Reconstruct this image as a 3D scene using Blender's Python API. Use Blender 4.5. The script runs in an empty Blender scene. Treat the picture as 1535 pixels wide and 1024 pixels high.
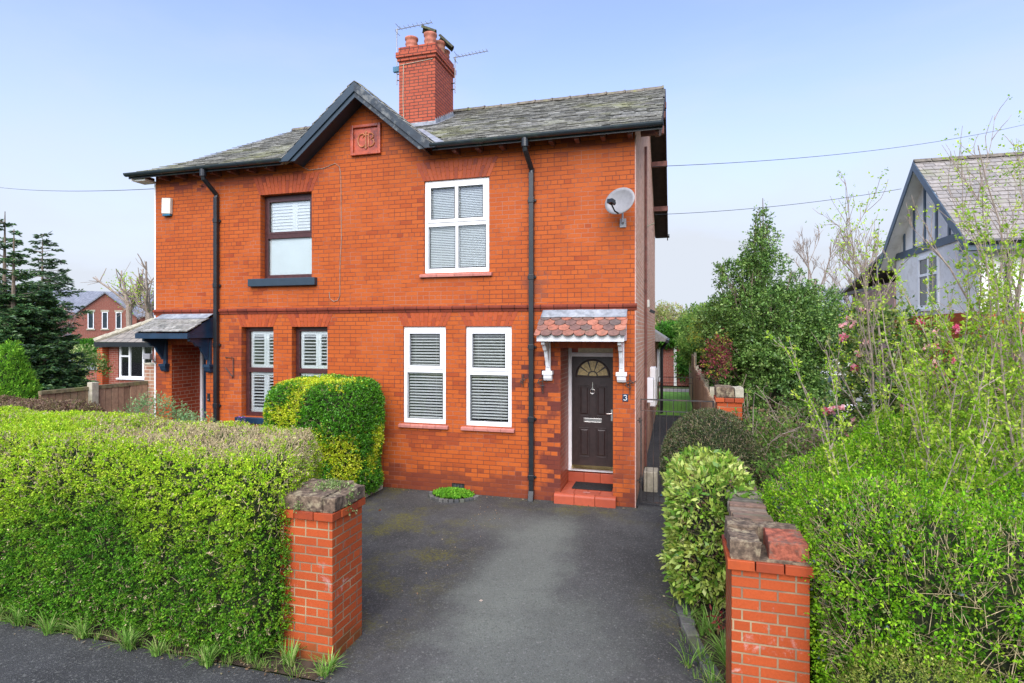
import bpy, math, random
import numpy as np
from mathutils import Vector, Matrix, noise
random.seed(7)
RNG = np.random.default_rng(11)
SC = bpy.context.scene
COL = SC.collection
R = math.radians

# ------------------------------------------------------------------ helpers
def tag(o, label=None, cat=None, group=None, kind=None):
    if label: o['label'] = label
    if cat: o['category'] = cat
    if group: o['group'] = group
    if kind: o['kind'] = kind
    return o

def empty(name, loc, label, cat, group=None, rz=0):
    o = bpy.data.objects.new(name, None)
    COL.objects.link(o)
    o.location = loc
    o.rotation_euler = (0, 0, rz)
    o.empty_display_size = .2
    return tag(o, label, cat, group)

def world_of(o):
    m = Matrix.LocRotScale(o.location, o.rotation_euler, o.scale)
    return world_of(o.parent) @ m if o.parent else m

def box_uv(me):
    """metric box-projected uv"""
    n = len(me.loops)
    if n == 0: return
    co = np.empty(len(me.vertices) * 3); me.vertices.foreach_get('co', co); co = co.reshape(-1, 3)
    li = np.empty(n, dtype=np.int32); me.loops.foreach_get('vertex_index', li)
    no = np.empty(len(me.polygons) * 3); me.polygons.foreach_get('normal', no); no = no.reshape(-1, 3)
    tot = np.empty(len(me.polygons), dtype=np.int32); me.polygons.foreach_get('loop_total', tot)
    fn = np.repeat(no, tot, axis=0)
    p = co[li]
    ax = np.argmax(np.abs(fn), axis=1)
    u = np.where(ax == 0, p[:, 1], p[:, 0])
    v = np.where(ax == 2, p[:, 1], p[:, 2])
    uv = me.uv_layers.new(name='UVMap')
    uv.data.foreach_set('uv', np.stack([u, v], 1).ravel().astype(np.float32))

class MB:
    """collects shapes, links them as ONE mesh object. coordinates are world coordinates"""
    def __init__(s): s.v = []; s.f = []; s.m = []; s.mi = 0
    def add(s, vs, fs):
        b = len(s.v); s.v += [tuple(v) for v in vs]
        s.f += [tuple(i + b for i in f) for f in fs]
        s.m += [s.mi] * len(fs)
        return s
    def box(s, x0, x1, y0, y1, z0, z1):
        return s.add([(x0, y0, z0), (x1, y0, z0), (x1, y1, z0), (x0, y1, z0), (x0, y0, z1), (x1, y0, z1), (x1, y1, z1), (x0, y1, z1)],
              [(0, 3, 2, 1), (4, 5, 6, 7), (0, 1, 5, 4), (1, 2, 6, 5), (2, 3, 7, 6), (3, 0, 4, 7)])
    def obox(s, c, ax, ay, az, hx, hy, hz):
        c, ax, ay, az = Vector(c), Vector(ax), Vector(ay), Vector(az)
        vs = [c + ax * hx * i + ay * hy * j + az * hz * k for k in (-1, 1) for (i, j) in ((-1, -1), (1, -1), (1, 1), (-1, 1))]
        return s.add(vs, [(0, 3, 2, 1), (4, 5, 6, 7), (0, 1, 5, 4), (1, 2, 6, 5), (2, 3, 7, 6), (3, 0, 4, 7)])
    def quad(s, *p): return s.add(p, [tuple(range(len(p)))])
    def prism(s, prof, fn, a, b):
        """profile (list of 2d) extruded from a to b; fn(u,v,t)->xyz"""
        n = len(prof)
        vs = [fn(u, v, a) for u, v in prof] + [fn(u, v, b) for u, v in prof]
        fs = [(i, (i + 1) % n, n + (i + 1) % n, n + i) for i in range(n)]
        fs += [tuple(range(n - 1, -1, -1)), tuple(range(n, 2 * n))]
        return s.add(vs, fs)
    def tube(s, pts, r, sides=8, cap=True):
        pts = [Vector(p) for p in pts]; n = len(pts)
        rs = r if isinstance(r, (list, tuple)) else [r] * n
        vs = []; up = None
        for i, p in enumerate(pts):
            d = (pts[min(i + 1, n - 1)] - pts[max(i - 1, 0)]).normalized()
            if up is None:
                up = Vector((0, 0, 1)) if abs(d.z) < .9 else Vector((1, 0, 0))
            a = d.cross(up).normalized(); up = a.cross(d).normalized()
            for k in range(sides):
                t = 2 * math.pi * k / sides
                vs.append(p + (a * math.cos(t) + up * math.sin(t)) * rs[i])
        fs = [(i * sides + k, i * sides + (k + 1) % sides, (i + 1) * sides + (k + 1) % sides, (i + 1) * sides + k)
              for i in range(n - 1) for k in range(sides)]
        if cap: fs += [tuple(range(sides - 1, -1, -1)), tuple((n - 1) * sides + k for k in range(sides))]
        return s.add(vs, fs)
    def lathe(s, c, prof, sides=20, closed=True):
        vs = []; n = len(prof)
        for r, z in prof:
            for k in range(sides):
                t = 2 * math.pi * k / sides
                vs.append((c[0] + r * math.cos(t), c[1] + r * math.sin(t), c[2] + z))
        fs = [(i * sides + k, i * sides + (k + 1) % sides, (i + 1) * sides + (k + 1) % sides, (i + 1) * sides + k)
              for i in range(n - 1) for k in range(sides)]
        if closed: fs += [tuple(range(sides - 1, -1, -1)), tuple((n - 1) * sides + k for k in range(sides))]
        return s.add(vs, fs)
    def build(s, name, mat, parent=None, label=None, cat=None, group=None, kind=None, bevel=0, smooth=False):
        me = bpy.data.meshes.new(name)
        me.from_pydata(s.v, [], s.f); me.update()
        box_uv(me)
        mats = mat if isinstance(mat, (list, tuple)) else [mat]
        for m in mats: me.materials.append(m)
        if len(mats) > 1: me.polygons.foreach_set('material_index', s.m)
        if smooth: me.polygons.foreach_set('use_smooth', [True] * len(me.polygons))
        o = bpy.data.objects.new(name, me); COL.objects.link(o)
        if parent is not None:
            o.parent = parent
            me.transform(world_of(parent).inverted())
        if bevel:
            b = o.modifiers.new('bevel', 'BEVEL'); b.width = bevel; b.segments = 2; b.limit_method = 'ANGLE'
        return tag(o, label, cat, group, kind)

def fast_mesh(name, co, faces_n, mat, parent=None, tint=None, smooth=False, **tags):
    """co: (F*k,3) array, every k rows one face"""
    k = faces_n; nf = len(co) // k
    me = bpy.data.meshes.new(name)
    me.vertices.add(len(co)); me.vertices.foreach_set('co', co.astype(np.float32).ravel())
    me.loops.add(nf * k); me.loops.foreach_set('vertex_index', np.arange(nf * k, dtype=np.int32))
    me.polygons.add(nf); me.polygons.foreach_set('loop_start', np.arange(0, nf * k, k, dtype=np.int32))
    if tint is not None:
        at = me.attributes.new('tint', 'FLOAT_COLOR', 'FACE')
        c = np.ones((nf, 4), dtype=np.float32); c[:, :3] = tint
        at.data.foreach_set('color', c.ravel())
    me.update(calc_edges=True)
    me.materials.append(mat)
    o = bpy.data.objects.new(name, me); COL.objects.link(o)
    if parent is not None:
        o.parent = parent; me.transform(world_of(parent).inverted())
    return tag(o, **tags)

def unit(a): return a / np.maximum(np.linalg.norm(a, axis=-1, keepdims=True), 1e-9)

def leaf_verts(p, ax, L, W, nrm=None):
    """rhombic leaves slightly cupped; p base (N,3) ax direction (N,3)"""
    n = len(p); L = np.broadcast_to(L, (n,))[:, None]; W = np.broadcast_to(W, (n,))[:, None]
    rnd = unit(RNG.normal(size=(n, 3))) if nrm is None else unit(nrm + RNG.normal(size=(n, 3)) * .45)
    side = unit(np.cross(ax, rnd)); up = np.cross(side, ax)
    mid = p + ax * L * .5 + up * W * .16
    return np.stack([p, mid + side * W * .5, p + ax * L, mid - side * W * .5], 1).reshape(-1, 3)

def stick_faces(p0, p1, r0, r1, sides=4):
    n = len(p0); d = unit(p1 - p0)
    ref = np.where(np.abs(d[:, 2:3]) < .9, np.array([[0, 0, 1.]]), np.array([[1., 0, 0]]))
    a = unit(np.cross(d, ref)); b = np.cross(a, d)
    r0 = np.broadcast_to(r0, (n,))[:, None]; r1 = np.broadcast_to(r1, (n,))[:, None]
    out = []
    for k in range(sides):
        t0, t1 = 2 * math.pi * k / sides, 2 * math.pi * (k + 1) / sides
        e0 = a * math.cos(t0) + b * math.sin(t0); e1 = a * math.cos(t1) + b * math.sin(t1)
        out.append(np.stack([p0 + e0 * r0, p0 + e1 * r0, p1 + e1 * r1, p1 + e0 * r1], 1))
    return np.concatenate(out, 0).reshape(-1, 3)

def pick(cols, n, jit=.12, w=None):
    cols = np.array(cols); i = RNG.choice(len(cols), n, p=w)
    c = cols[i] * (1 + RNG.normal(size=(n, 1)) * jit)
    return np.clip(c * (1 + RNG.normal(size=(n, 3)) * jit * .25), .002, .95)

def fbm(p, s, seed=0):
    return np.array([noise.noise(Vector((a * s + seed, b * s - seed, c * s + 2 * seed))) for a, b, c in p])

def rounded_box(x0, x1, y0, y1, z0, z1, rad, step=.12, amp=.05, ns=1.6, seed=0):
    """triangle soup (T,3,3) + vertex function of a rounded lumpy box"""
    c = np.array([(x0 + x1) / 2, (y0 + y1) / 2, (z0 + z1) / 2]); h = np.array([(x1 - x0) / 2, (y1 - y0) / 2, (z1 - z0) / 2])
    quads = []
    for ax in range(3):
        o1, o2 = [a for a in range(3) if a != ax]
        n1 = max(2, int(2 * h[o1] / step)); n2 = max(2, int(2 * h[o2] / step))
        u = np.linspace(-1, 1, n1 + 1); v = np.linspace(-1, 1, n2 + 1)
        for sg in (-1, 1):
            if ax == 2 and sg == -1: continue
            g = np.zeros((n1 + 1, n2 + 1, 3)); g[..., ax] = sg * h[ax]
            g[..., o1] = u[:, None] * h[o1]; g[..., o2] = v[None, :] * h[o2]
            q = np.stack([g[:-1, :-1], g[1:, :-1], g[1:, 1:], g[:-1, 1:]], 2).reshape(-1, 4, 3)
            flip = (sg == -1) != (ax == 1)
            if flip: q = q[:, ::-1]
            quads.append(q)
    q = np.concatenate(quads, 0); p = q.reshape(-1, 3)
    inner = np.clip(p, -(h - rad), h - rad)
    # keep the foot straight
    inner[:, 2] = np.maximum(inner[:, 2], np.minimum(p[:, 2], h[2] - rad))
    d = unit(p - inner); p = inner + d * rad
    key = np.round(p, 4); uq, inv = np.unique(key, axis=0, return_inverse=True); inv = inv.ravel()
    nz = fbm(uq + c, ns, seed) + .5 * fbm(uq + c, ns * 2.7, seed + 3)
    p = p + d * (nz[inv] * amp)[:, None]
    return (p + c).reshape(-1, 4, 3)

def blob(c, r, sub=4, amp=.15, ns=1.5, seed=0, zmin=0.0):
    import bmesh
    bm = bmesh.new(); bmesh.ops.create_icosphere(bm, subdivisions=sub, radius=1)
    P = np.array([v.co for v in bm.verts])
    nz = fbm(P * np.array(r) + np.array(c), ns, seed) + .5 * fbm(P * np.array(r) + np.array(c), ns * 2.5, seed + 5)
    Q = P * (1 + nz[:, None] * amp) * np.array(r) + np.array(c)
    Q[:, 2] = np.maximum(Q[:, 2], zmin)
    T = Q[np.array([[v.index for v in f.verts] for f in bm.faces])]
    bm.free()
    return T

def sample(T, n):
    """sample n points with normals on soup of tris or quads"""
    if T.shape[1] == 4: T = np.concatenate([T[:, [0, 1, 2]], T[:, [0, 2, 3]]], 0)
    cr = np.cross(T[:, 1] - T[:, 0], T[:, 2] - T[:, 0]); ar = np.linalg.norm(cr, axis=1)
    i = RNG.choice(len(T), n, p=ar / ar.sum())
    a, b = RNG.random(n), RNG.random(n); m = a + b > 1; a[m], b[m] = 1 - a[m], 1 - b[m]
    t = T[i]
    return t[:, 0] + a[:, None] * (t[:, 1] - t[:, 0]) + b[:, None] * (t[:, 2] - t[:, 0]), unit(cr[i])

def sprigs(P, N, per, L, W, out, spread=.8, up=.25):
    """each point carries a little shoot with leaves; returns leaf base, axis, sprig index"""
    n = len(P)
    d = unit(N + RNG.normal(size=(n, 3)) * .5 + np.array([0, 0, up]))
    t = RNG.random((n, per)) * out
    b = P[:, None] + d[:, None] * t[..., None] + RNG.normal(size=(n, per, 3)) * L * .25
    ax = unit(d[:, None] + RNG.normal(size=(n, per, 3)) * spread)
    return b.reshape(-1, 3), ax.reshape(-1, 3), np.repeat(np.arange(n), per)

# ------------------------------------------------------------------ materials
def nd(nt, typ, loc=None, **kw):
    n = nt.nodes.new(typ)
    for k, v in kw.items():
        if k.startswith('_'): setattr(n, k[1:], v)
        else: n.inputs[k.replace('_', ' ')].default_value = v
    return n

def mat_new(name):
    m = bpy.data.materials.new(name); m.use_nodes = True
    nt = m.node_tree; nt.nodes.clear()
    out = nt.nodes.new('ShaderNodeOutputMaterial'); b = nt.nodes.new('ShaderNodeBsdfPrincipled')
    nt.links.new(b.outputs[0], out.inputs[0])
    return m, nt, b, out

def rgba(c): return (c[0], c[1], c[2], 1)
def mixc(nt, fac, a, b, blend='MIX'):
    m = nt.nodes.new('ShaderNodeMix'); m.data_type = 'RGBA'; m.blend_type = blend
    for i, x in ((0, fac), (6, a), (7, b)):
        if isinstance(x, (int, float)): m.inputs[i].default_value = x
        elif isinstance(x, tuple): m.inputs[i].default_value = rgba(x)
        else: nt.links.new(x, m.inputs[i])
    return m.outputs[2]
def ramp(nt, src, a, b, lo=0., hi=1.):
    if a > b: a, b, lo, hi = b, a, hi, lo
    m = nt.nodes.new('ShaderNodeMapRange'); nt.links.new(src, m.inputs[0])
    m.inputs[1].default_value = a; m.inputs[2].default_value = b; m.inputs[3].default_value = lo; m.inputs[4].default_value = hi
    m.interpolation_type = 'SMOOTHSTEP'
    return m.outputs[0]
def nz(nt, vec, scale, detail=4, rough=.6, dist=0):
    n = nt.nodes.new('ShaderNodeTexNoise'); n.inputs['Scale'].default_value = scale
    n.inputs['Detail'].default_value = detail; n.inputs['Roughness'].default_value = rough; n.inputs['Distortion'].default_value = dist
    nt.links.new(vec, n.inputs['Vector']); return n.outputs['Fac']
def math_(nt, op, a, b=None):
    m = nt.nodes.new('ShaderNodeMath'); m.operation = op; m.use_clamp = False
    for i, x in enumerate((a, b)):
        if x is None: continue
        if isinstance(x, (int, float)): m.inputs[i].default_value = x
        else: nt.links.new(x, m.inputs[i])
    return m.outputs[0]
def bump(nt, b, h, strength=.4, dist=.01):
    n = nt.nodes.new('ShaderNodeBump'); n.inputs['Strength'].default_value = strength; n.inputs['Distance'].default_value = dist
    nt.links.new(h, n.inputs['Height']); nt.links.new(n.outputs[0], b.inputs['Normal'])
def geo(nt): return nt.nodes.new('ShaderNodeNewGeometry')

def plain(name, c, rough=.5, var=.12, scale=6, bumps=.15, metal=0, fine=60, dirt=None, ds=2.3):
    m, nt, b, _ = mat_new(name); g = geo(nt)
    n = nz(nt, g.outputs['Position'], scale, 5)
    lo = tuple(x * (1 - var) for x in c); hi = tuple(min(1, x * (1 + var)) for x in c)
    col = mixc(nt, ramp(nt, n, .3, .7), lo, hi)
    if dirt:
        n2 = nz(nt, g.outputs['Position'], ds, 8, .7)
        col = mixc(nt, ramp(nt, n2, .50, .66, 0, .75), col, dirt)
    nt.links.new(col, b.inputs['Base Color']); b.inputs['Roughness'].default_value = rough; b.inputs['Metallic'].default_value = metal
    if bumps: bump(nt, b, nz(nt, g.outputs['Position'], fine, 3), bumps, .004)
    return m

def island(name, cols, rough=.6, jitter=.25, extra=None, bumps=.3, fine=40, extra_scale=1.2, extra_lim=(.5, .7)):
    """every loose piece of the mesh has a tone of its own"""
    m, nt, b, _ = mat_new(name); g = geo(nt)
    r = nt.nodes.new('ShaderNodeValToRGB'); r.color_ramp.interpolation = 'LINEAR'
    els = r.color_ramp.elements
    els[0].position = 0; els[0].color = rgba(cols[0]); els[1].position = 1; els[1].color = rgba(cols[-1])
    for i, c in enumerate(cols[1:-1]):
        e = els.new((i + 1) / (len(cols) - 1)); e.color = rgba(c)
    nt.links.new(g.outputs['Random Per Island'], r.inputs[0])
    n = nz(nt, g.outputs['Position'], 14, 6, .7)
    col = mixc(nt, ramp(nt, n, .35, .7, 0, jitter), r.outputs[0], (0.03, 0.03, .028))
    if extra:
        n2 = nz(nt, g.outputs['Position'], extra_scale, 8, .65)
        col = mixc(nt, ramp(nt, n2, extra_lim[0], extra_lim[1], 0, .75), col, extra)
    nt.links.new(col, b.inputs['Base Color']); b.inputs['Roughness'].default_value = rough; b.inputs['Specular IOR Level'].default_value = .2
    bump(nt, b, nz(nt, g.outputs['Position'], fine, 4), bumps, .006)
    return m

def brick(name, c1, c2, c3, mortar, mortar2, w=.225, h=.075, ms=.0045, foot=None, stain=.5, rough=.5, spots=None, efflo=None, scale=1.0):
    m, nt, b, _ = mat_new(name); g = geo(nt)
    tc = nt.nodes.new('ShaderNodeTexCoord')
    wob = nt.nodes.new('ShaderNodeTexNoise'); wob.inputs['Scale'].default_value = 3; nt.links.new(tc.outputs['UV'], wob.inputs['Vector'])
    vm = nt.nodes.new('ShaderNodeVectorMath'); vm.operation = 'MULTIPLY_ADD'
    nt.links.new(wob.outputs['Color'], vm.inputs[0]); vm.inputs[1].default_value = (.004, .006, 0); nt.links.new(tc.outputs['UV'], vm.inputs[2])
    def bt(a, bb, mo, msz):
        t = nt.nodes.new('ShaderNodeTexBrick'); t.offset = .5; t.squash = .5; t.squash_frequency = 5
        nt.links.new(vm.outputs[0], t.inputs['Vector'])
        t.inputs['Scale'].default_value = scale; t.inputs['Brick Width'].default_value = w; t.inputs['Row Height'].default_value = h
        t.inputs['Mortar Size'].default_value = msz; t.inputs['Mortar Smooth'].default_value = .25; t.inputs['Bias'].default_value = 0
        for k, v in (('Color1', a), ('Color2', bb), ('Mortar', mo)): t.inputs[k].default_value = rgba(v)
        return t
    t = bt(c1, c2, mortar, ms)
    sel = bt((0, 0, 0), (1, 1, 1), (0, 0, 0), 0.0)
    pos = g.outputs['Position']
    # odd over-burnt bricks
    big = nz(nt, pos, .9, 3, .6)
    pr = math_(nt, 'ADD', sel.outputs['Color'], math_(nt, 'MULTIPLY', math_(nt, 'SUBTRACT', big, .5), .9))
    col = mixc(nt, ramp(nt, pr, .90, 1.15, 0, .7), t.outputs['Color'], c3)
    # cloudy tone
    cl = nz(nt, pos, 1.7, 6, .65)
    col = mixc(nt, ramp(nt, cl, .45, .75, 0, stain), col, tuple(x * .5 for x in c1))
    fn = nz(nt, pos, 55, 4, .7)
    col = mixc(nt, ramp(nt, fn, .3, .75, 0, .35), col, tuple(x * .62 for x in c2))
    # joints pale or dark in patches
    mo = mixc(nt, ramp(nt, nz(nt, pos, 1.1, 4), .46, .64), mortar, mortar2)
    col = mixc(nt, t.outputs['Fac'], col, mo)
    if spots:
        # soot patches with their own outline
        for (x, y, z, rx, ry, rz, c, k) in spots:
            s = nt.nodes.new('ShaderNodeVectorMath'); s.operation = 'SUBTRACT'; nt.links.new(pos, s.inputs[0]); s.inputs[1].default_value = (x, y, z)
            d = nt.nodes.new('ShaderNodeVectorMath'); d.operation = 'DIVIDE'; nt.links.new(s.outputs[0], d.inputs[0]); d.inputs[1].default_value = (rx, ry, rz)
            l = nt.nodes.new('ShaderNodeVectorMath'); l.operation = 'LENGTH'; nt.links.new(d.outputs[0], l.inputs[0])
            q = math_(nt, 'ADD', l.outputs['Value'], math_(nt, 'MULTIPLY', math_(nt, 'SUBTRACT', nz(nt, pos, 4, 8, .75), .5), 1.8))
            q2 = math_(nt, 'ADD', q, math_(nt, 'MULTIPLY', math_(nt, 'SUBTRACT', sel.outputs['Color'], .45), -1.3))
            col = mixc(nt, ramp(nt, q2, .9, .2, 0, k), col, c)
    if foot:
        sp = nt.nodes.new('ShaderNodeSeparateXYZ'); nt.links.new(pos, sp.inputs[0])
        zz = math_(nt, 'ADD', sp.outputs['Z'], math_(nt, 'MULTIPLY', math_(nt, 'SUBTRACT', nz(nt, pos, 1.3, 6, .7), .5), .9))
        zz = math_(nt, 'ADD', zz, math_(nt, 'MULTIPLY', sel.outputs['Color'], -.42)); zz = math_(nt, 'ADD', zz, .12)
        f = ramp(nt, zz, foot[2], foot[1], foot[3], 0)
        k = mixc(nt, t.outputs['Fac'], foot[0], tuple(min(1, x * 1.6) for x in foot[0]))
        col = mixc(nt, f, col, k)
    if efflo:
        sp = nt.nodes.new('ShaderNodeSeparateXYZ'); nt.links.new(pos, sp.inputs[0])
        e = ramp(nt, nz(nt, pos, 7, 9, .75, .4), .55, .75, 0, 1)
        band = math_(nt, 'MULTIPLY', ramp(nt, sp.outputs['Z'], efflo[0], efflo[0] + .12), ramp(nt, sp.outputs['Z'], efflo[1], efflo[1] - .12))
        col = mixc(nt, math_(nt, 'MULTIPLY', math_(nt, 'MULTIPLY', e, band), .55), col, (.6, .55, .52))
    nt.links.new(col, b.inputs['Base Color']); b.inputs['Roughness'].default_value = rough; b.inputs['Specular IOR Level'].default_value = .14
    hh = math_(nt, 'ADD', math_(nt, 'MULTIPLY', t.outputs['Fac'], -1), math_(nt, 'MULTIPLY', fn, .35))
    bump(nt, b, hh, .55, .008)
    return m

def leafmat(name, rough=.42, trans=.3, spec=.5):
    m, nt, b, out = mat_new(name)
    a = nt.nodes.new('ShaderNodeAttribute'); a.attribute_name = 'tint'
    nt.links.new(a.outputs['Color'], b.inputs['Base Color']); b.inputs['Roughness'].default_value = rough
    b.inputs['Specular IOR Level'].default_value = spec
    t = nt.nodes.new('ShaderNodeBsdfTranslucent')
    nt.links.new(mixc(nt, .5, a.outputs['Color'], (.25, .4, .02), 'ADD'), t.inputs['Color'])
    h = nt.nodes.new('ShaderNodeHueSaturation'); h.inputs['Value'].default_value = 1.3; nt.links.new(a.outputs['Color'], h.inputs['Color']); nt.links.new(h.outputs[0], t.inputs['Color'])
    mx = nt.nodes.new('ShaderNodeMixShader'); mx.inputs[0].default_value = trans
    nt.links.new(b.outputs[0], mx.inputs[1]); nt.links.new(t.outputs[0], mx.inputs[2]); nt.links.new(mx.outputs[0], out.inputs[0])
    return m

def glassmat(name, tint=(.95, .97, .97), rough=0.0, refl=1.45):
    m, nt, b, out = mat_new(name); nt.nodes.remove(b)
    tr = nt.nodes.new('ShaderNodeBsdfTransparent'); tr.inputs[0].default_value = rgba(tint)
    gl = nt.nodes.new('ShaderNodeBsdfGlossy'); gl.inputs['Roughness'].default_value = .02; gl.inputs['Color'].default_value = (1, 1, 1, 1)
    fr = nt.nodes.new('ShaderNodeFresnel'); fr.inputs['IOR'].default_value = refl
    g = geo(nt); n = nz(nt, g.outputs['Position'], 1.2, 2)
    bp = nt.nodes.new('ShaderNodeBump'); bp.inputs['Strength'].default_value = .15; bp.inputs['Distance'].default_value = .01
    nt.links.new(n, bp.inputs['Height']); nt.links.new(bp.outputs[0], gl.inputs['Normal'])
    mx = nt.nodes.new('ShaderNodeMixShader'); nt.links.new(math_(nt, 'MULTIPLY', fr.outputs[0], 2.1), mx.inputs[0])
    nt.links.new(tr.outputs[0], mx.inputs[1]); nt.links.new(gl.outputs[0], mx.inputs[2]); nt.links.new(mx.outputs[0], out.inputs[0])
    return m

RED = (.49, .088, .030)
M = {}
M['brick'] = brick('red_pressed_brick', (.455, .103, .021), (.39, .080, .017), (.23, .036, .018), (.13, .042, .028), (.36, .15, .095),
    foot=((.11, .03, .022), .42, .05, .72), stain=.26, rough=.6, ms=.0052,
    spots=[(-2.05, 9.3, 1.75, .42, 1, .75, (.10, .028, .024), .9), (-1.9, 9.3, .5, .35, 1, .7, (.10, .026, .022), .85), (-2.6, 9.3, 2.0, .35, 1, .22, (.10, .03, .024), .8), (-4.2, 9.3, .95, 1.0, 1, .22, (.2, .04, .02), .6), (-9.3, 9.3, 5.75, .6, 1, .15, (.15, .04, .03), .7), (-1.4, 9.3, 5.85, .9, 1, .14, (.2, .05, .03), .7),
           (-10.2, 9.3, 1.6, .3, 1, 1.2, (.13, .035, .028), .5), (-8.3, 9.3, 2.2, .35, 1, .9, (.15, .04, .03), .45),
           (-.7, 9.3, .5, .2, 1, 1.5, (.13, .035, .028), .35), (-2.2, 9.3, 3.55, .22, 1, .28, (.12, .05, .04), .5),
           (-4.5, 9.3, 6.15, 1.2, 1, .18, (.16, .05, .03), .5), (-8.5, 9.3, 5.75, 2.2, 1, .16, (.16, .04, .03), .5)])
M['recess'] = brick('porch_red_brick', (.40, .075, .030), (.33, .058, .024), (.15, .03, .022), (.40, .22, .15), (.45, .30, .2), stain=.4, rough=.35, ms=.006)
M['side_brick'] = brick('common_side_brick', (.74, .40, .26), (.56, .25, .155), (.22, .10, .08), (.62, .50, .38), (.72, .60, .47), stain=.3, rough=.8, ms=.0085)
M['chimney_brick'] = brick('chimney_red_brick', (.44, .10, .05), (.37, .078, .04), (.22, .05, .04), (.07, .03, .025), (.14, .06, .045), stain=.3, rough=.6, ms=.010)
M['pillar_brick'] = brick('gate_pillar_brick', (.45, .088, .026), (.37, .070, .022), (.24, .045, .025), (.20, .13, .085), (.38, .28, .16), ms=.0068, rough=.55, stain=.2,
    efflo=(.35, 1.0), foot=((.10, .06, .02), .1, -.1, .6))
M['far_brick'] = brick('distant_brown_brick', (.30, .09, .06), (.24, .065, .045), (.15, .05, .04), (.32, .2, .16), (.3, .2, .16), ms=.008, rough=.8, stain=.3)
M['voussoir'] = island('arch_brick', [(.30, .055, .020), (.43, .085, .024), (.38, .070, .022), (.22, .04, .02), (.41, .08, .024)], .45, .2, bumps=.15)
M['string'] = brick('string_course_brick', (.24, .05, .026), (.17, .038, .022), (.06, .02, .018), (.02, .012, .01), (.02, .012, .01), w=.45, h=.3, stain=.9, rough=.5, ms=.006)  # soot-dark, with the shadow line below the band also put into its colour
M['terracotta'] = plain('glazed_terracotta', (.40, .075, .03), .3, .25, 8, .15, dirt=(.10, .02, .015))
M['terracotta_relief'] = plain('worn_relief_terracotta', (.42, .15, .06), .45, .25, 8, .15)
M['sill_tile'] = island('pink_sill_tile', [(.42, .16, .13), (.5, .2, .16), (.38, .13, .10)], .5, .25)
M['step_tile'] = island('red_quarry_tile', [(.38, .08, .042), (.43, .095, .05), (.33, .068, .036)], .3, .12, bumps=.05, extra=(.12, .04, .03), extra_lim=(.6, .8))
M['moss'] = plain('mossy_dark_clay', (.05, .05, .03), .95, .4, 20, .6, dirt=(.11, .13, .04), ds=12)
M['pot'] = plain('clay_chimney_pot', (.38, .13, .08), .8, .3, 9, .4, dirt=(.16, .15, .08))
M['slate'] = island('weathered_stone_slate', [(.18, .185, .17), (.32, .32, .29), (.23, .23, .205), (.44, .44, .40), (.27, .265, .25)], .8, .6, extra=(.30, .31, .15), bumps=.6, extra_scale=.8, extra_lim=(.5, .75))
M['slate2'] = island('grey_roof_slate', [(.30, .275, .25), (.36, .33, .30), (.26, .245, .23), (.33, .30, .27)], .7, .35, extra=(.22, .23, .14), bumps=.4)
M['slate_far'] = brick('distant_slate', (.27, .29, .33), (.21, .23, .27), (.17, .18, .2), (.1, .1, .11), (.15, .15, .16), w=.3, h=.22, ms=.01, rough=.6)
M['ridge'] = plain('mossy_ridge_tile', (.15, .13, .10), .9, .4, 10, .5, dirt=(.20, .21, .06))
M['fish'] = island('scalloped_clay_tile', [(.40, .15, .10), (.48, .21, .14), (.24, .12, .10), (.15, .12, .11), (.44, .17, .11), (.32, .13, .10)], .6, .5, extra=(.14, .12, .09), extra_scale=4, extra_lim=(.5, .75))
M['lead'] = plain('weathered_lead', (.22, .24, .27), .6, .3, 9, .3, dirt=(.40, .42, .43), ds=5)
M['white'] = plain('white_upvc', (.83, .85, .86), .3, .03, 3, 0)
M['white_paint'] = plain('white_gloss_paint', (.80, .81, .82), .35, .05, 6, .1)
M['maroon'] = plain('rosewood_upvc', (.055, .018, .018), .35, .3, 20, .1)
M['blueboard'] = plain('slate_blue_paint', (.016, .036, .056), .5, .12, 5, .1)
M['peeling'] = plain('peeling_blue_paint', (.018, .030, .042), .6, .3, 8, .3, dirt=(.18, .19, .18), ds=6)
M['navy'] = plain('navy_paint', (.012, .035, .07), .35, .2, 5, .1)
M['black'] = plain('black_plastic', (.012, .015, .018), .35, .2, 5, .05)
M['gutter'] = plain('dark_gutter_plastic', (.022, .034, .042), .35, .2, 5, .08, dirt=(.05, .07, .05))
M['soffit'] = plain('dark_soffit_timber', (.035, .022, .018), .8, .3, 8, .2)
M['rafter'] = plain('brown_stained_timber', (.16, .06, .045), .7, .3, 8, .2)
M['door'] = plain('dark_brown_door', (.028, .016, .015), .38, .25, 14, .25, fine=90)
M['chrome'] = plain('polished_metal', (.75, .74, .70), .22, .05, 5, 0, metal=1)
M['brass'] = plain('brass_threshold', (.75, .62, .30), .25, .1, 5, 0, metal=1)
M['amber'] = plain('amber_patterned_glass', (.42, .33, .16), .15, .3, 30, .6, fine=25)
M['cream'] = plain('cream_glass', (.62, .56, .34), .2, .15, 20, .3)
M['blind'] = plain('white_blind_slat', (.88, .89, .88), .5, .03, 4, 0)
M['blind_grey'] = plain('grey_blind_slat', (.78, .82, .83), .5, .03, 4, 0)
M['shutter'] = plain('white_shutter', (.86, .89, .90), .45, .03, 4, 0)
M['frost'] = plain('pale_window_film', (.76, .83, .85), .25, .04, 2, 0)
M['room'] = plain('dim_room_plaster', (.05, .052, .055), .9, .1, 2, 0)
M['glass'] = glassmat('window_glass')
M['mat'] = plain('black_rubber_mat', (.014, .014, .015), .9, .3, 30, .8, fine=140)
M['dish'] = plain('grey_dish_metal', (.26, .26, .265), .45, .08, 20, .1)
M['metal'] = plain('galvanised_metal', (.30, .31, .32), .5, .2, 10, .1, metal=.6)
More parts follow.
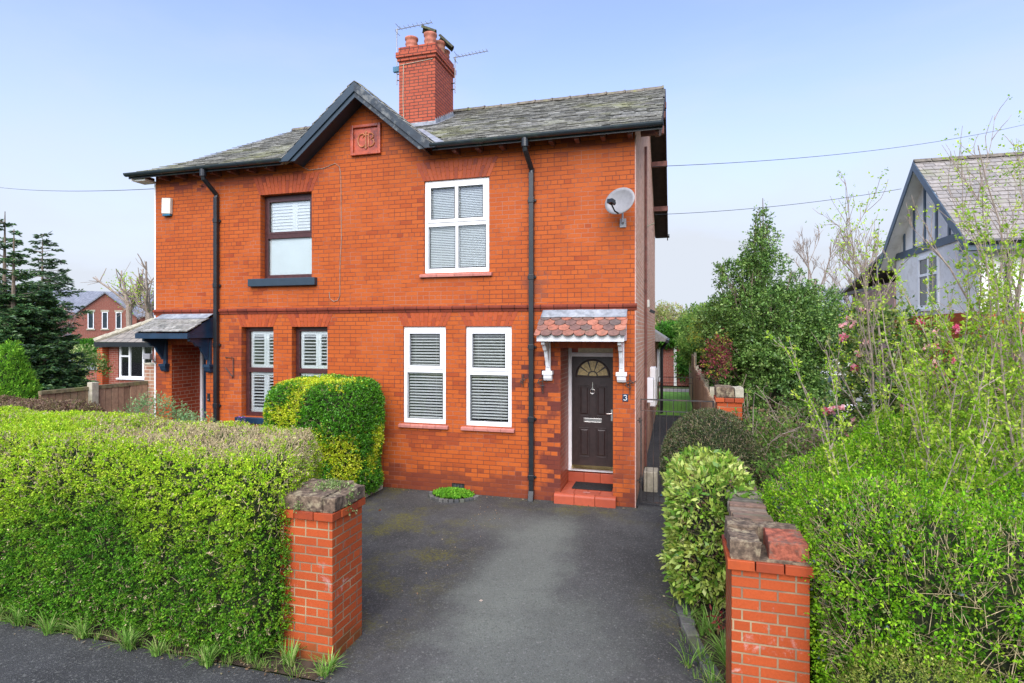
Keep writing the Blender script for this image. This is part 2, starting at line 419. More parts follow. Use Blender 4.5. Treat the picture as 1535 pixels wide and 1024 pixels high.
M['iron'] = plain('black_iron', (.03, .028, .026), .6, .3, 20, .2, dirt=(.12, .06, .04))
M['alarm'] = plain('cream_alarm_casing', (.62, .60, .52), .4, .06, 5, .05)
M['blue'] = plain('blue_plastic', (.02, .13, .22), .4, .1, 5, 0)
M['coping'] = plain('weathered_stone_coping', (.125, .088, .058), .95, .6, 22, 1.3, fine=45, dirt=(.30, .26, .16), ds=11)
M['coping_red'] = plain('broken_red_coping', (.27, .075, .042), .9, .5, 22, 1.3, fine=45, dirt=(.14, .11, .08), ds=10)
M['concrete'] = plain('pale_concrete', (.40, .37, .28), .9, .2, 10, .5, dirt=(.24, .25, .14))
M['setts'] = island('dark_stone_sett', [(.10, .10, .10), (.17, .165, .15), (.07, .075, .08), (.13, .14, .11)], .8, .4, extra=(.10, .12, .04))
M['fence'] = island('brown_fence_board', [(.36, .23, .14), (.46, .30, .19), (.22, .14, .085), (.38, .25, .15)], .85, .35, extra=(.17, .16, .08), bumps=.5, fine=25)
M['fence_pale'] = island('weathered_fence_board', [(.32, .22, .15), (.42, .30, .20), (.26, .18, .13), (.36, .26, .19)], .85, .3)
M['render'] = plain('white_render', (.86, .85, .81), .85, .05, 2, .5, fine=70, dirt=(.66, .64, .58))
M['pebbledash'] = plain('pink_pebbledash', (.46, .30, .25), .9, .2, 30, .8, fine=50)
M['bark'] = plain('grey_brown_bark', (.16, .125, .09), .9, .35, 20, .6)
M['bark_pale'] = plain('pale_twig_bark', (.30, .24, .19), .9, .3, 20, .4)
M['bark_dark'] = plain('dark_bark', (.06, .045, .035), .9, .35, 20, .6)
M['twig'] = plain('hedge_twig', (.46, .37, .21), .85, .4, 25, .3)
M['core'] = plain('hedge_gap_shade', (.018, .026, .009), 1, .6, 40, 1, fine=50)  # near-black core colour, painted so the gaps between leaves look shaded
M['leaf'] = leafmat('green_leaf', .6, .35, .18)
M['gloss'] = leafmat('glossy_leaf', .35, .2, .35)
M['needle'] = leafmat('conifer_needle', .5, .1)
M['petal'] = leafmat('flower_petal', .6, .35)
M['tyre'] = plain('black_tyre', (.02, .02, .02), .85, .2, 9, .3)
M['carglass'] = plain('dark_car_glass', (.03, .045, .055), .05, .1, 3, 0)

def asphalt(name, base, pale, palemask=None, moss=True):
    m, nt, b, _ = mat_new(name); g = geo(nt); pos = g.outputs['Position']
    v = nt.nodes.new('ShaderNodeTexVoronoi'); v.inputs['Scale'].default_value = 130; nt.links.new(pos, v.inputs['Vector'])
    st = nt.nodes.new('ShaderNodeSeparateColor'); nt.links.new(v.outputs['Color'], st.inputs[0])
    big = nz(nt, pos, .8, 7, .65); mid = nz(nt, pos, 6, 5, .7)
    col = mixc(nt, ramp(nt, big, .35, .68), tuple(x * .75 for x in base), tuple(x * 1.35 for x in base))
    col = mixc(nt, ramp(nt, mid, .35, .7, 0, .45), col, tuple(x * .6 for x in base))
    if palemask:
        tot = None
        for (x, y, rx, ry, k) in palemask:
            s = nt.nodes.new('ShaderNodeVectorMath'); s.operation = 'SUBTRACT'; nt.links.new(pos, s.inputs[0]); s.inputs[1].default_value = (x, y, 0)
            d = nt.nodes.new('ShaderNodeVectorMath'); d.operation = 'DIVIDE'; nt.links.new(s.outputs[0], d.inputs[0]); d.inputs[1].default_value = (rx, ry, 1)
            l = nt.nodes.new('ShaderNodeVectorMath'); l.operation = 'LENGTH'; nt.links.new(d.outputs[0], l.inputs[0])
            q = math_(nt, 'ADD', l.outputs['Value'], math_(nt, 'MULTIPLY', math_(nt, 'SUBTRACT', nz(nt, pos, 1.6, 8, .65), .5), 1.5))
            f = ramp(nt, q, 1.15, .35, 0, k)
            col = mixc(nt, f, col, pale)
    # chippings
    v2 = nt.nodes.new('ShaderNodeTexVoronoi'); v2.inputs['Scale'].default_value = 62; nt.links.new(pos, v2.inputs['Vector'])
    s2 = nt.nodes.new('ShaderNodeSeparateColor'); nt.links.new(v2.outputs['Color'], s2.inputs[0])
    col = mixc(nt, ramp(nt, s2.outputs[0], .92, .99, 0, .35), col, (.25, .25, .23)); col = mixc(nt, ramp(nt, s2.outputs[1], .8, .98, 0, .3), col, tuple(x * .4 for x in base))
    col = mixc(nt, ramp(nt, st.outputs[0], .80, .97, 0, .4), col, (.20, .20, .19))
    col = mixc(nt, ramp(nt, st.outputs[1], .6, 1, 0, .35), col, tuple(x * .35 for x in base))
    if moss:
        n2 = nz(nt, pos, 1.1, 9, .72)
        n3 = nz(nt, pos, 25, 4, .7)
        sp = nt.nodes.new('ShaderNodeSeparateXYZ'); nt.links.new(pos, sp.inputs[0])
        edge = math_(nt, 'MAXIMUM', ramp(nt, sp.outputs['X'], -2.1, -3.0), ramp(nt, sp.outputs['Y'], 8.3, 9.0, 0, .8))
        edge = math_(nt, 'MAXIMUM', edge, ramp(nt, sp.outputs['X'], -.5, 0, 0, .55))
        f = math_(nt, 'MULTIPLY', math_(nt, 'MULTIPLY', ramp(nt, n2, .47, .64, 0, .9), ramp(nt, n3, .38, .60)), edge)
        col = mixc(nt, f, col, (.13, .12, .02))
    nt.links.new(col, b.inputs['Base Color']); b.inputs['Roughness'].default_value = .8; b.inputs['Specular IOR Level'].default_value = .25
    bump(nt, b, math_(nt, 'ADD', math_(nt, 'MULTIPLY', v.outputs['Distance'], .8), math_(nt, 'MULTIPLY', nz(nt, pos, 60, 4), .6)), .7, .006)
    return m
M['drive'] = asphalt('worn_drive_asphalt', (.062, .063, .060), (.165, .180, .152), [(-1.75, 6.6, .65, 2.3, .68), (-1.3, 5.0, 1.0, 1.6, .5), (-2.1, 8.0, 1.0, .7, .35)])
M['pave'] = asphalt('pavement_asphalt', (.052, .053, .054), (.1, .1, .1), None, False)
M['soil'] = plain('brown_soil', (.055, .038, .025), 1, .5, 9, 1, fine=30, dirt=(.12, .09, .06))
M['ground'] = plain('rough_grass_ground', (.05, .075, .02), 1, .4, 2, .8, fine=20)
M['lawn'] = plain('mown_lawn', (.13, .30, .035), .95, .25, 6, .8, fine=60)
M['slab'] = plain('stone_paving_slab', (.30, .27, .22), .85, .3, 3, .4)
SUN_E, SKY_S, EXPO, VEIL, CLOUD = 2.25, .15, 1.3, (1.0, .12), (2.08, 2.24, 2.52)
# ------------------------------------------------------------------ the house
FY = 9.29; XL, XR = -10.27, -.6; YB = 19.0
EY, EZ, RY, RZ = 8.99, 5.99, 14.15, 8.62
house = empty('house', (-5.43, 9.29, 0), 'large pair of red brick semi-detached houses with central front gable and tall chimney', 'house')

OPEN = dict(UR=(-4.26, -3.05, 3.84, 5.47, .16), A=(-4.67, -3.85, 1.18, 2.90, .16), B=(-3.48, -2.65, 1.18, 2.90, .16),
            UL=(-7.71, -6.56, 3.83, 5.45, .24), G1=(-8.15, -7.41, 1.15, 2.90, .24), G2=(-7.0, -6.22, 1.15, 2.90, .24),
            DR=(-1.81, -.95, 0, 2.54, .0), DL=(-9.86, -9.0, 0, 2.54, .0))
wm = MB()
xs = sorted({XL, XR} | {o[0] for o in OPEN.values()} | {o[1] for o in OPEN.values()})
zs = sorted({-.2, 6.05} | {o[2] for o in OPEN.values()} | {o[3] for o in OPEN.values()})
for i in range(len(xs) - 1):
    for j in range(len(zs) - 1):
        cx, cz = (xs[i] + xs[i + 1]) / 2, (zs[j] + zs[j + 1]) / 2
        if any(o[0] < cx < o[1] and o[2] < cz < o[3] for o in OPEN.values()): continue
        wm.quad((xs[i], FY, zs[j]), (xs[i + 1], FY, zs[j]), (xs[i + 1], FY, zs[j + 1]), (xs[i], FY, zs[j + 1]))
GX, GH, GF, GA = -5.43, 1.5, 5.96, 7.20
wm.quad((GX - 1.42, FY, 6.05), (GX + 1.42, FY, 6.05), (GX, FY, 7.14))
for k, (a, b, c, d, dep) in OPEN.items():
    if dep == 0: continue
    y0, y1 = FY, FY + dep
    wm.quad((a, y0, c), (a, y1, c), (a, y1, d), (a, y0, d)); wm.quad((b, y1, c), (b, y0, c), (b, y0, d), (b, y1, d))
    wm.quad((a, y0, d), (a, y1, d), (b, y1, d), (b, y0, d)); wm.quad((a, y1, c), (a, y0, c), (b, y0, c), (b, y1, c))
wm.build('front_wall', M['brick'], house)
sw = MB()
for X, f in ((XR, 1), (XL, -1)):
    pts = [(X, FY, -.2), (X, YB, -.2), (X, YB, 6.05), (X, RY, RZ - .1), (X, FY, 6.05)]
    sw.quad(*(pts if f > 0 else pts[::-1]))
sw.quad((XR, YB, -.2), (XL, YB, -.2), (XL, YB, 6.05), (XR, YB, 6.05))
sw.build('side_wall', M['side_brick'], house, 'rough brown common brick side and rear walls')
# pale corner line where the facing bricks stop
MB().box(XR - .004, XR + .012, FY - .004, FY + .02, .0, 5.95).build('corner_joint', M['pebbledash'], house)

# flat arches of gauged brick
def arch(name, x0, x1, z0, z1, splay, n):
    m = MB()
    for i in range(n):
        def X(t, z):
            w = splay * (z - z0) / (z1 - z0)
            return (x0 - w) + (x1 - x0 + 2 * w) * t
        g = .006 / (x1 - x0)
        cut = z0 + (z1 - z0) * (.36 if i % 2 else .64) + random.uniform(-.02, .02)
        for za, zb in ((z0, cut - .003), (cut + .003, z1)):
            t0, t1 = i / n + g, (i + 1) / n - g
            y0, y1 = FY - .004 - random.random() * .002, FY + .01
            vs = [(X(t0, za), y0, za), (X(t1, za), y0, za), (X(t1, zb), y0, zb), (X(t0, zb), y0, zb)]
            vs += [(x, y1, z) for x, y, z in vs]
            m.add(vs, [(0, 1, 2, 3), (1, 5, 6, 2), (5, 4, 7, 6), (4, 0, 3, 7), (3, 2, 6, 7), (0, 4, 5, 1)])
    return m.build('window_arch' if 'door' not in name else 'door_arch', M['voussoir'], house)
arch('w', -4.67, -3.85, 2.902, 3.16, .13, 12); arch('w', -3.48, -2.65, 2.902, 3.16, .13, 12)
arch('w', -8.15, -7.41, 2.902, 3.16, .13, 11); arch('w', -7.0, -6.22, 2.902, 3.16, .13, 11)
arch('w', -4.28, -3.03, 5.472, 5.80, .15, 17); arch('w', -7.73, -6.54, 5.452, 5.80, .15, 16)
arch('door', -1.83, -.93, 2.542, 2.72, .02, 12); arch('door', -9.88, -8.98, 2.542, 2.72, .02, 12)

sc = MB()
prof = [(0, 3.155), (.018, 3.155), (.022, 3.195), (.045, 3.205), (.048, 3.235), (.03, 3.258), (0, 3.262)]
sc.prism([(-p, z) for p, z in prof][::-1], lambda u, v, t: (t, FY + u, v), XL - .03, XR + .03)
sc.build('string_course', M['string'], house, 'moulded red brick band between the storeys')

# ---- windows
def bars(m, x0, x1, z0, z1, w, y0, y1, wt=None, wb=None):
    wt = w if wt is None else wt; wb = w if wb is None else wb
    m.box(x0, x0 + w, y0, y1, z0, z1); m.box(x1 - w, x1, y0, y1, z0, z1)
    m.box(x0 + w, x1 - w, y0, y1, z1 - wt, z1); m.box(x0 + w, x1 - w, y0, y1, z0, z0 + wb)

def slats(x0, x1, z0, z1, y, pitch, depth, tilt, parent, mat, name='blind', th=.003):
    m = MB(); z = z1 - pitch * .6
    while z > z0 + .01:
        t = tilt + random.uniform(-.03, .03)
        m.obox(((x0 + x1) / 2, y, z), (1, 0, 0), (0, math.cos(t), math.sin(t)), (0, -math.sin(t), math.cos(t)), (x1 - x0) / 2 - .004, depth / 2, th / 2)
        z -= pitch
    for f in (.2, .8):
        X = x0 + (x1 - x0) * f
        m.box(X - .0012, X + .0012, y - depth * .5 - .002, y - depth * .5, z0, z1)
    m.box(x0 + .003, x1 - .003, y - .02, y + .02, z1 - .03, z1 - .002)
    return m.build(name, mat, parent)

def panes(lst, y, parent):
    for (a, b, c, d) in lst:
        MB().box(a - .004, b + .004, y, y + .006, c - .004, d + .004).build('pane', M['glass'], parent)

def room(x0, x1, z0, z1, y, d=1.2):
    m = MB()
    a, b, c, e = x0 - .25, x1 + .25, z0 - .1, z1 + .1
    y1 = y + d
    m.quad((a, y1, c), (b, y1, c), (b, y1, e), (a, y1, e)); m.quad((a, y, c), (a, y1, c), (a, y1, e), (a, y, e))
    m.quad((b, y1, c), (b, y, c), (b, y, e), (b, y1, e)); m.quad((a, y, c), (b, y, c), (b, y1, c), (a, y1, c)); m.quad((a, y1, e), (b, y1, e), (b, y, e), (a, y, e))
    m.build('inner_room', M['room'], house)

def white_window(key, mull, midz, pitch, tilt, bmat, label):
    x0, x1, z0, z1, dep = OPEN[key]; y = FY + .035
    m = MB()
    bars(m, x0 + .002, x1 - .002, z0 + .002, z1 - .002, .068, y, y + .07, .075, .085)
    a, b, c, d = x0 + .07, x1 - .07, z0 + .087, z1 - .077
    m.box(a, b, y + .002, y + .068, midz - .04, midz + .04)
    # opening casement at the top, proud of the frame
    bars(m, a - .012, b + .012, midz + .03, d + .012, .062, y - .014, y + .03)
    ia, ib, ic, idd = a + .05, b - .05, midz + .092, d - .05
    P = []
    if mull:
        cx = (x0 + x1) / 2
        m.box(cx - .03, cx + .03, y + .004, y + .066, c, midz - .04); m.box(cx - .035, cx + .035, y - .010, y + .028, ic, idd)
        P = [(a, cx - .03, c, midz - .04), (cx + .03, b, c, midz - .04), (ia, cx - .035, ic, idd), (cx + .035, ib, ic, idd)]
    else: P = [(a, b, c, midz - .04), (ia, ib, ic, idd)]
    w = m.build('window', M['white'], house, label, bevel=.004)
    gk = MB()
    for (pa, pb, pc, pd) in P: bars(gk, pa - .003, pb + .003, pc - .003, pd + .003, .009, y - .0165 if pc > midz else y - .0022, y + .001)
    gk.build('window_gasket', M['black'], w)
    for i in range(3):
        X = x0 + .15 + (x1 - x0 - .3) * i / 2
    for i in range(3):
        X = x0 + .12 + (x1 - x0 - .24) * i / 2
        MB().box(X - .02, X + .02, y - .003, y + .001, z0 + .03, z0 + .042).build('drain_cap', M['alarm'], w)
    panes(P, y + .03, w)
    slats(a + .005, b - .005, c, midz - .03, y + .075, pitch, .046 if pitch > .04 else .024, tilt, w, bmat)
    slats(a + .005, b - .005, midz + .03, d, y + .075, pitch, .046 if pitch > .04 else .024, tilt, w, bmat)
    s = MB(); n = 4 if mull else 4
    for i in range(n):
        xa = x0 - .07 + (x1 - x0 + .13) * i / n; xb = x0 - .07 + (x1 - x0 + .13) * (i + 1) / n - .004
        s.prism([(FY - .055, z0 - .075), (FY + .04, z0 - .075), (FY + .04, z0 - .002), (FY - .035, z0 - .022), (FY - .055, z0 - .032)],
                lambda u, v, t: (t, u, v), xa, xb)
    s.build('sill', M['sill_tile'], w, bevel=.003)
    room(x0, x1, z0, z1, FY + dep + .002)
white_window('UR', True, 4.70, .030, 1.0, M['blind_grey'], 'white four-pane window on the upper floor')
white_window('A', False, 2.12, .052, .5, M['blind'], 'white ground floor window nearer the golden shrub')
white_window('B', False, 2.10, .052, .5, M['blind'], 'white ground floor window nearer the drainpipe')

def maroon_window(key, midz, label, lower_film=False):
    x0, x1, z0, z1, dep = OPEN[key]; y = FY + .125
    m = MB(); bars(m, x0 + .002, x1 - .002, z0 + .002, z1 - .002, .075, y, y + .07, .085, .08)
    a, b, c, d = x0 + .077, x1 - .077, z0 + .082, z1 - .087
    m.box(a, b, y - .01, y + .068, midz - .045, midz + .045)
    if lower_film: bars(m, a - .01, b + .01, midz + .035, d + .01, .05, y - .014, y + .03)
    w = m.build('window', M['maroon'], house, label, bevel=.005)
    panes([(a, b, c, midz - .045), (a, b, midz + .045, d)], y + .03, w)
    def shutter(xa, xb, za, zb, closed=False):
        s = MB(); yy = y + .05
        bars(s, xa, xb, za, zb, .055, yy, yy + .03, .06, .06)
        z = zb - .085
        while z > za + .075:
            t = 1.15 if closed else .22
            s.obox(((xa + xb) / 2, yy + .015, z), (1, 0, 0), (0, math.cos(t), math.sin(t)), (0, -math.sin(t), math.cos(t)), (xb - xa) / 2 - .056, .034, .004)
            z -= .062
        s.build('shutter', M['shutter'], w)
    sp = a + (b - a) * .62
    if lower_film:
        MB().box(a, b, y + .05, y + .056, c, midz - .046).build('window_film', M['frost'], w)
        shutter(a, a + (b - a) * .58, midz + .046, d, True); shutter(a + (b - a) * .58 + .003, b, midz + .046, d, True)
    else:
        for za, zb in ((c, midz - .046), (midz + .046, d)):
            shutter(a + .01, sp, za, zb); shutter(sp + .004, b, za, zb)
    if lower_film: MB().box(x0 - .22, x1 + .12, FY - .09, FY + .11, z0 - .15, z0 - .003).build('sill', M['blueboard'], w, bevel=.008)
    else: MB().box(x0 - .1, x1 + .1, FY - .07, FY + .11, z0 - .12, z0 - .003).build('sill', M['navy'], w, bevel=.008)
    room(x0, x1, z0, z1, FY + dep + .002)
maroon_window('UL', 4.66, 'upper window with dark red frame, shutters and frosted lower pane', True)
maroon_window('G1', 2.06, 'dark red framed ground floor window with white shutters beside the left drainpipe')
maroon_window('G2', 2.06, 'dark red framed ground floor window half hidden by the golden shrub')

# ---- door recesses
def recess(x0, x1, yb=10.1):
    m = MB(); z1 = 2.54
    m.quad((x0, FY, 0), (x0, yb, 0), (x0, yb, z1), (x0, FY, z1)); m.quad((x1, yb, 0), (x1, FY, 0), (x1, FY, z1), (x1, yb, z1))
    m.quad((x0, FY, z1), (x0, yb, z1), (x1, yb, z1), (x1, FY, z1)); m.quad((x0, yb, 0), (x1, yb, 0), (x1, yb, z1), (x0, yb, z1))
    m.build('porch_recess', M['recess'], house)
recess(-1.81, -.95); recess(-9.86, -9.0)
# rounded jamb bricks
for X in (-1.81, -.95, -9.86, -9.0):
    pass

def panelled_door(x0, x1, yb, label, mat, detail=True):
    # outer frame
    fr = MB(); y = yb - .09
    fr.box(x0 + .002, x0 + .06, y, yb - .002, .35, 2.538); fr.box(x1 - .06, x1 - .002, y, yb - .002, .35, 2.538)
    fr.box(x0 + .06, x1 - .06, y, yb - .002, 2.37, 2.44); fr.box(x0 + .06, x1 - .06, y, yb - .002, .35, .40)
    fr.box(x0 + .06, x1 - .06, y, yb - .002, 2.525, 2.538)
    f = fr.build('door_frame', M['white_paint'], house, bevel=.004)
    MB().box(x0 + .06, x1 - .06, y + .04, y + .05, 2.44, 2.525).build('fanlight', M['cream'], f)
    MB().box(x0 + .06, x0 + .17, y + .034, y + .039, 2.442, 2.523).build('fanlight_corner', M['terracotta'], f)
    ys = yb - .055; a, b = x0 + .062, x1 - .062; w = b - a
    s = MB(); s.box(a, b, ys, yb - .004, .405, 2.368)
    cz, rr = 2.02, w * .36; cx = (a + b) / 2
    for (pa, pb, pc, pd) in ((.16, .43, 1.32, 1.87), (.57, .84, 1.32, 1.87), (.16, .43, .60, 1.12), (.57, .84, .60, 1.12)):
        X0, X1 = a + w * pa, a + w * pb
        bars(s, X0, X1, pc, pd, .014, ys - .012, ys)
        s.prism([(-1, -1), (1, -1), (1, 1), (-1, 1)], lambda u, v, t, X0=X0, X1=X1, pc=pc, pd=pd: ((X0 + X1) / 2 + u * ((X1 - X0) / 2 - .032 - t * .02), ys - t * .011, (pc + pd) / 2 + v * ((pd - pc) / 2 - .032 - t * .02)), 0, 1)
    n = 16
    arc = [(cx + math.cos(math.pi * i / n) * (rr + .03), cz + math.sin(math.pi * i / n) * (rr + .03)) for i in range(n + 1)]
    s.tube([(X, ys - .004, Z) for X, Z in arc], .014, 6); s.tube([(arc[-1][0], ys - .004, cz), (arc[0][0], ys - .004, cz)], .014, 6)
    d = s.build('door', mat, house, label, bevel=.003)
    if detail:
        g = MB()
        for i in range(5):
            t0, t1 = math.pi * i / 5 + .06, math.pi * (i + 1) / 5 - .06
            pts = [(rr * .35 * math.cos(t0), rr * .35 * math.sin(t0))] + [(rr * math.cos(t0 + (t1 - t0) * k / 5), rr * math.sin(t0 + (t1 - t0) * k / 5)) for k in range(6)] + [(rr * .35 * math.cos(t1), rr * .35 * math.sin(t1))]
            g.prism([(cx + p, cz + q + .01) for p, q in pts], lambda u, v, t: (u, t, v), ys - .004, ys - .0015)
        pts = [(rr * .26 * math.cos(math.pi * k / 8), rr * .26 * math.sin(math.pi * k / 8)) for k in range(9)]
        g.prism([(cx + p, cz + q + .01) for p, q in pts], lambda u, v, t: (u, t, v), ys - .004, ys - .0015)
        g.build('fan_window', M['amber'], d)
        lb = MB(); bars(lb, cx - .16, cx + .16, 1.21, 1.285, .014, ys - .012, ys - .001); lb.box(cx - .145, cx + .145, ys - .007, ys - .001, 1.224, 1.271)
        lb.build('letterbox', M['chrome'], d, bevel=.002)
        k = MB(); kz = 1.78
        k.tube([(cx + .042 * math.cos(t), ys - .022, kz - .02 + .042 * math.sin(t)) for t in np.linspace(0, 2 * math.pi, 17)], .007, 6)
        k.box(cx - .011, cx + .011, ys - .03, ys - .001, kz + .0, kz + .05); k.obox((cx, ys - .012, kz + .10), (1, 0, 0), (0, 1, 0), (0, 0, 1), .008, .01, .04)
        k.box(cx - .016, cx + .016, ys - .018, ys - .001, kz - .075, kz - .05)
        k.build('knocker', M['chrome'], d, bevel=.002)
        h = MB(); h.box(b - .05, b - .02, ys - .012, ys - .001, 1.25, 1.45); h.tube([(b - .035, ys - .01, 1.38), (b - .035, ys - .05, 1.38), (b - .13, ys - .055, 1.38)], .009, 6)
        h.build('handle', M['chrome'], d)
        t = MB(); t.prism([(y - .05, .402), (ys - .002, .402), (ys - .002, .45)], lambda u, v, t_: (t_, u, v), a + .002, b - .002); t.build('threshold_strip', M['brass'], d)
panelled_door(-1.81, -.95, 10.1, 'dark brown panelled front door with arched fanlight', M['door'])
panelled_door(-9.86, -9.0, 10.1, 'front door deep in the shaded left porch', M['navy'], False)
for (x0, x1) in ((-1.81, -.95), (-9.86, -9.0)):
    s = MB(); A, B = x0 - .085, x1 + .06
    n = 3
    for i in range(n):
        xa = A + (B - A) * i / n; xb = A + (B - A) * (i + 1) / n - .005
        s.prism([(FY - .13, -.05), (FY - .13, .125), (FY - .122, .152), (FY - .095, .165), (FY - .006, .165), (FY - .006, -.05)][::-1], lambda u, v, t: (t, u, v), xa, xb)
    for i in range(4):
        for j in range(4):
            xa = x0 + .004 + (x1 - x0 - .008) * i / 4; xb = x0 + .004 + (x1 - x0 - .008) * (i + 1) / 4 - .004
            ya = FY + (9.98 - FY) * j / 4; s.box(xa, xb, ya, ya + (9.98 - FY) / 4 - .004, .10, .162)
    for i in range(3):
        xa = x0 + .004 + (x1 - x0 - .008) * i / 3; s.box(xa, xa + (x1 - x0) / 3 - .006, 9.98, 10.03, .10, .33)
    s.build('step', M['step_tile'], house, 'red quarry tiled doorstep', bevel=.006)
mt = MB(); mt.box(-1.66, -1.0, 9.52, 9.93, .166, .182)
for i in range(30): mt.box(-1.65 + i * .0215, -1.642 + i * .0215, 9.53, 9.92, .181, .188)
mt.build('doormat', M['mat'], None, 'black ribbed rubber doormat on the red tiled step', 'doormat', bevel=.002)
MB().box(-1.44, -1.33, FY + .02, FY + .09, .166, .17).build('step_plate', M['sill_tile'], house, 'small worn plate set in the step')

# ---- porch canopies
def scallop(m, cx, y0, z0, dy, dz, w, L, th, lift):
    """round ended tile lying on slope direction (dy,dz) pointing DOWN"""
    d = Vector((0, dy, dz)).normalized(); n = Vector((0, dz, -dy)).normalized()
    if n.z < 0: n = -n
    pts = [(-w / 2, 0), (-w / 2, L - w / 2)] + [(-w / 2 * math.cos(math.pi * k / 8), L - w / 2 + w / 2 * math.sin(math.pi * k / 8)) for k in range(1, 8)] + [(w / 2, L - w / 2), (w / 2, 0)]
    o = Vector((cx, y0, z0))
    def fn(u, v, t): return o + Vector((u, 0, 0)) + d * v + n * (t + lift * v / L)
    m.prism(pts, fn, 0, th)

def canopy(x0, x1, proj, zt, zb, tiles, fm, label, leadtop=.22):
    yf = FY - proj; ang = Vector((0, -proj, zb - zt)); L = ang.length; d = ang.normalized(); n = Vector((0, d.z, -d.y)); n = -n if n.z < 0 else n
    m = MB()
    zf = zb - .035
    m.box(x0 + .01, x1 - .01, yf - .025, yf + .0, zf - .11, zf - .01); m.box(x0 + .01, x1 - .01, yf + .0, yf + .025, zf - .10, zf)                # fascia
    m.box(x0 + .01, x0 + .035, yf + .025, FY - .002, zf - .10, zf - .0); m.box(x1 - .035, x1 - .01, yf + .025, FY - .002, zf - .10, zf)
    m.box(x0 + .035, x1 - .035, yf + .025, FY - .003, zf - .02, zf - .002)     # soffit
    # sloping side cheeks
    for X in (x0 + .012, x1 - .034):
        m.prism([(yf + .002, zf + .001), (FY - .003, zf + .001), (FY - .003, zt - .03)][::1], lambda u, v, t: (t, u, v), X, X + .022)
    c = m.build('porch_canopy', fm, house, label, bevel=.003)
    t = MB()
    if tiles == 'fish':
        rows, nn = 3, 8; w = (x1 - x0 + .02) / nn; st = (L - leadtop + .05) / rows
        for r in range(rows + 1):
            for i in range(-1, nn + 1):
                cx = x0 - .01 + w * (i + .5 + (.5 if r % 2 else 0))
                ta, tb = max(cx - w / 2, x0 - .02), min(cx + w / 2, x1 + .02)
                if tb - ta < .05: continue
                s0 = L - .02 - (rows - r) * st - .05 + random.uniform(-.004, .004) - (.0)
                if s0 < -.02: s0 = .0
                p = Vector((0, FY, zt)) + d * s0
                scallop(t, (ta + tb) / 2, p.y, p.z, d.y, d.z, tb - ta - .005, st + .055, .013, .016)
        t.build('roof_tiles', M['fish'], c)
    else:
        rows, nn = 5, 7
        for r in range(rows):
            s0 = leadtop - .05 + (L - leadtop + .04) * r / rows
            xx = x0 - .02 - (.1 if r % 2 else 0)
            while xx < x1 + .02:
                w = random.uniform(.17, .24); xa, xb = max(xx, x0 - .02), min(xx + w - .006, x1 + .02)
                if xb - xa > .03:
                    p0 = Vector((0, FY, zt)) + d * s0 + n * .004; p1 = Vector((0, FY, zt)) + d * (s0 + .17 + random.uniform(-.01, .01)) + n * .022
                    vs = [(xa, p0.y, p0.z), (xb, p0.y, p0.z), (xb, p1.y, p1.z), (xa, p1.y, p1.z)]
                    vs += [(x, y, z + .014) for x, y, z in vs]
                    t.add(vs, [(0, 1, 2, 3), (7, 6, 5, 4), (0, 4, 5, 1), (1, 5, 6, 2), (2, 6, 7, 3), (3, 7, 4, 0)])
                xx += w
        t.build('roof_tiles', M['slate'], c)
    l = MB(); a = Vector((0, FY - .002, zt + .06)); b1 = Vector((0, FY, zt)) + n * .035; b2 = b1 + d * leadtop
    nx = 14
    vs = []
    for i in range(nx + 1):
        X = x0 + (x1 - x0) * i / nx
        for p, j in ((a, 0), (b1, .003), (b2, .006)):
            o = random.uniform(-j, j)
            vs.append((X, p.y + o - .001, p.z + o * .5))
    l.add(vs, [(i * 3 + k, i * 3 + k + 1, (i + 1) * 3 + k + 1, (i + 1) * 3 + k) for i in range(nx) for k in range(2)])
    lo = l.build('lead_flashing', M['lead'], c, smooth=True)
    so = lo.modifiers.new('s', 'SOLIDIFY'); so.thickness = .006
    for X in (x0 + .09, x1 - .09):
        b = MB(); zt2 = zf - .10
        b.box(X - .04, X + .04, FY - .05, FY - .002, 2.16, zt2)
        pts = [(0, zt2), (-proj * .78, zt2), (-proj * .78, zt2 - .06), (-proj * .6, zt2 - .09), (-proj * .5, zt2 - .16), (-proj * .36, zt2 - .17), (-proj * .28, zt2 - .27), (-proj * .16, zt2 - .36), (-.05, zt2 - .44), (-.05, zt2 - .44), (0, zt2 - .44)]
        inner = [(0, zt2 - .05), (-proj * .55, zt2 - .05)]
        b.prism([(FY - .052 + p, z) for p, z in pts][:-2] , lambda u, v, t: (t, u, v), X - .028, X + .028)
        b.box(X - .085, X + .085, FY - .12, FY - .003, 2.10, 2.16)
        b.prism([(FY - .105, 2.10), (FY - .003, 2.10), (FY - .003, 2.0), (FY - .06, 2.0), (FY - .09, 2.04)][::-1], lambda u, v, t: (t, u, v), X - .07, X + .07)
        b.build('bracket', fm, c, bevel=.004)
    return c
canopy(-2.10, -.72, .50, 3.14, 2.80, 'fish', M['white_paint'], 'white porch canopy with scalloped clay tiles')
canopy(-10.08, -8.80, .62, 3.14, 2.82, 'slate', M['navy'], 'navy blue porch canopy with grey slates')
MB().lathe((-1.38, 9.05, 2.71), [(.03, 0), (.05, .01), (.05, .03)], 12).build('porch_lamp', M['black'], house, 'small round lamp under the white canopy')

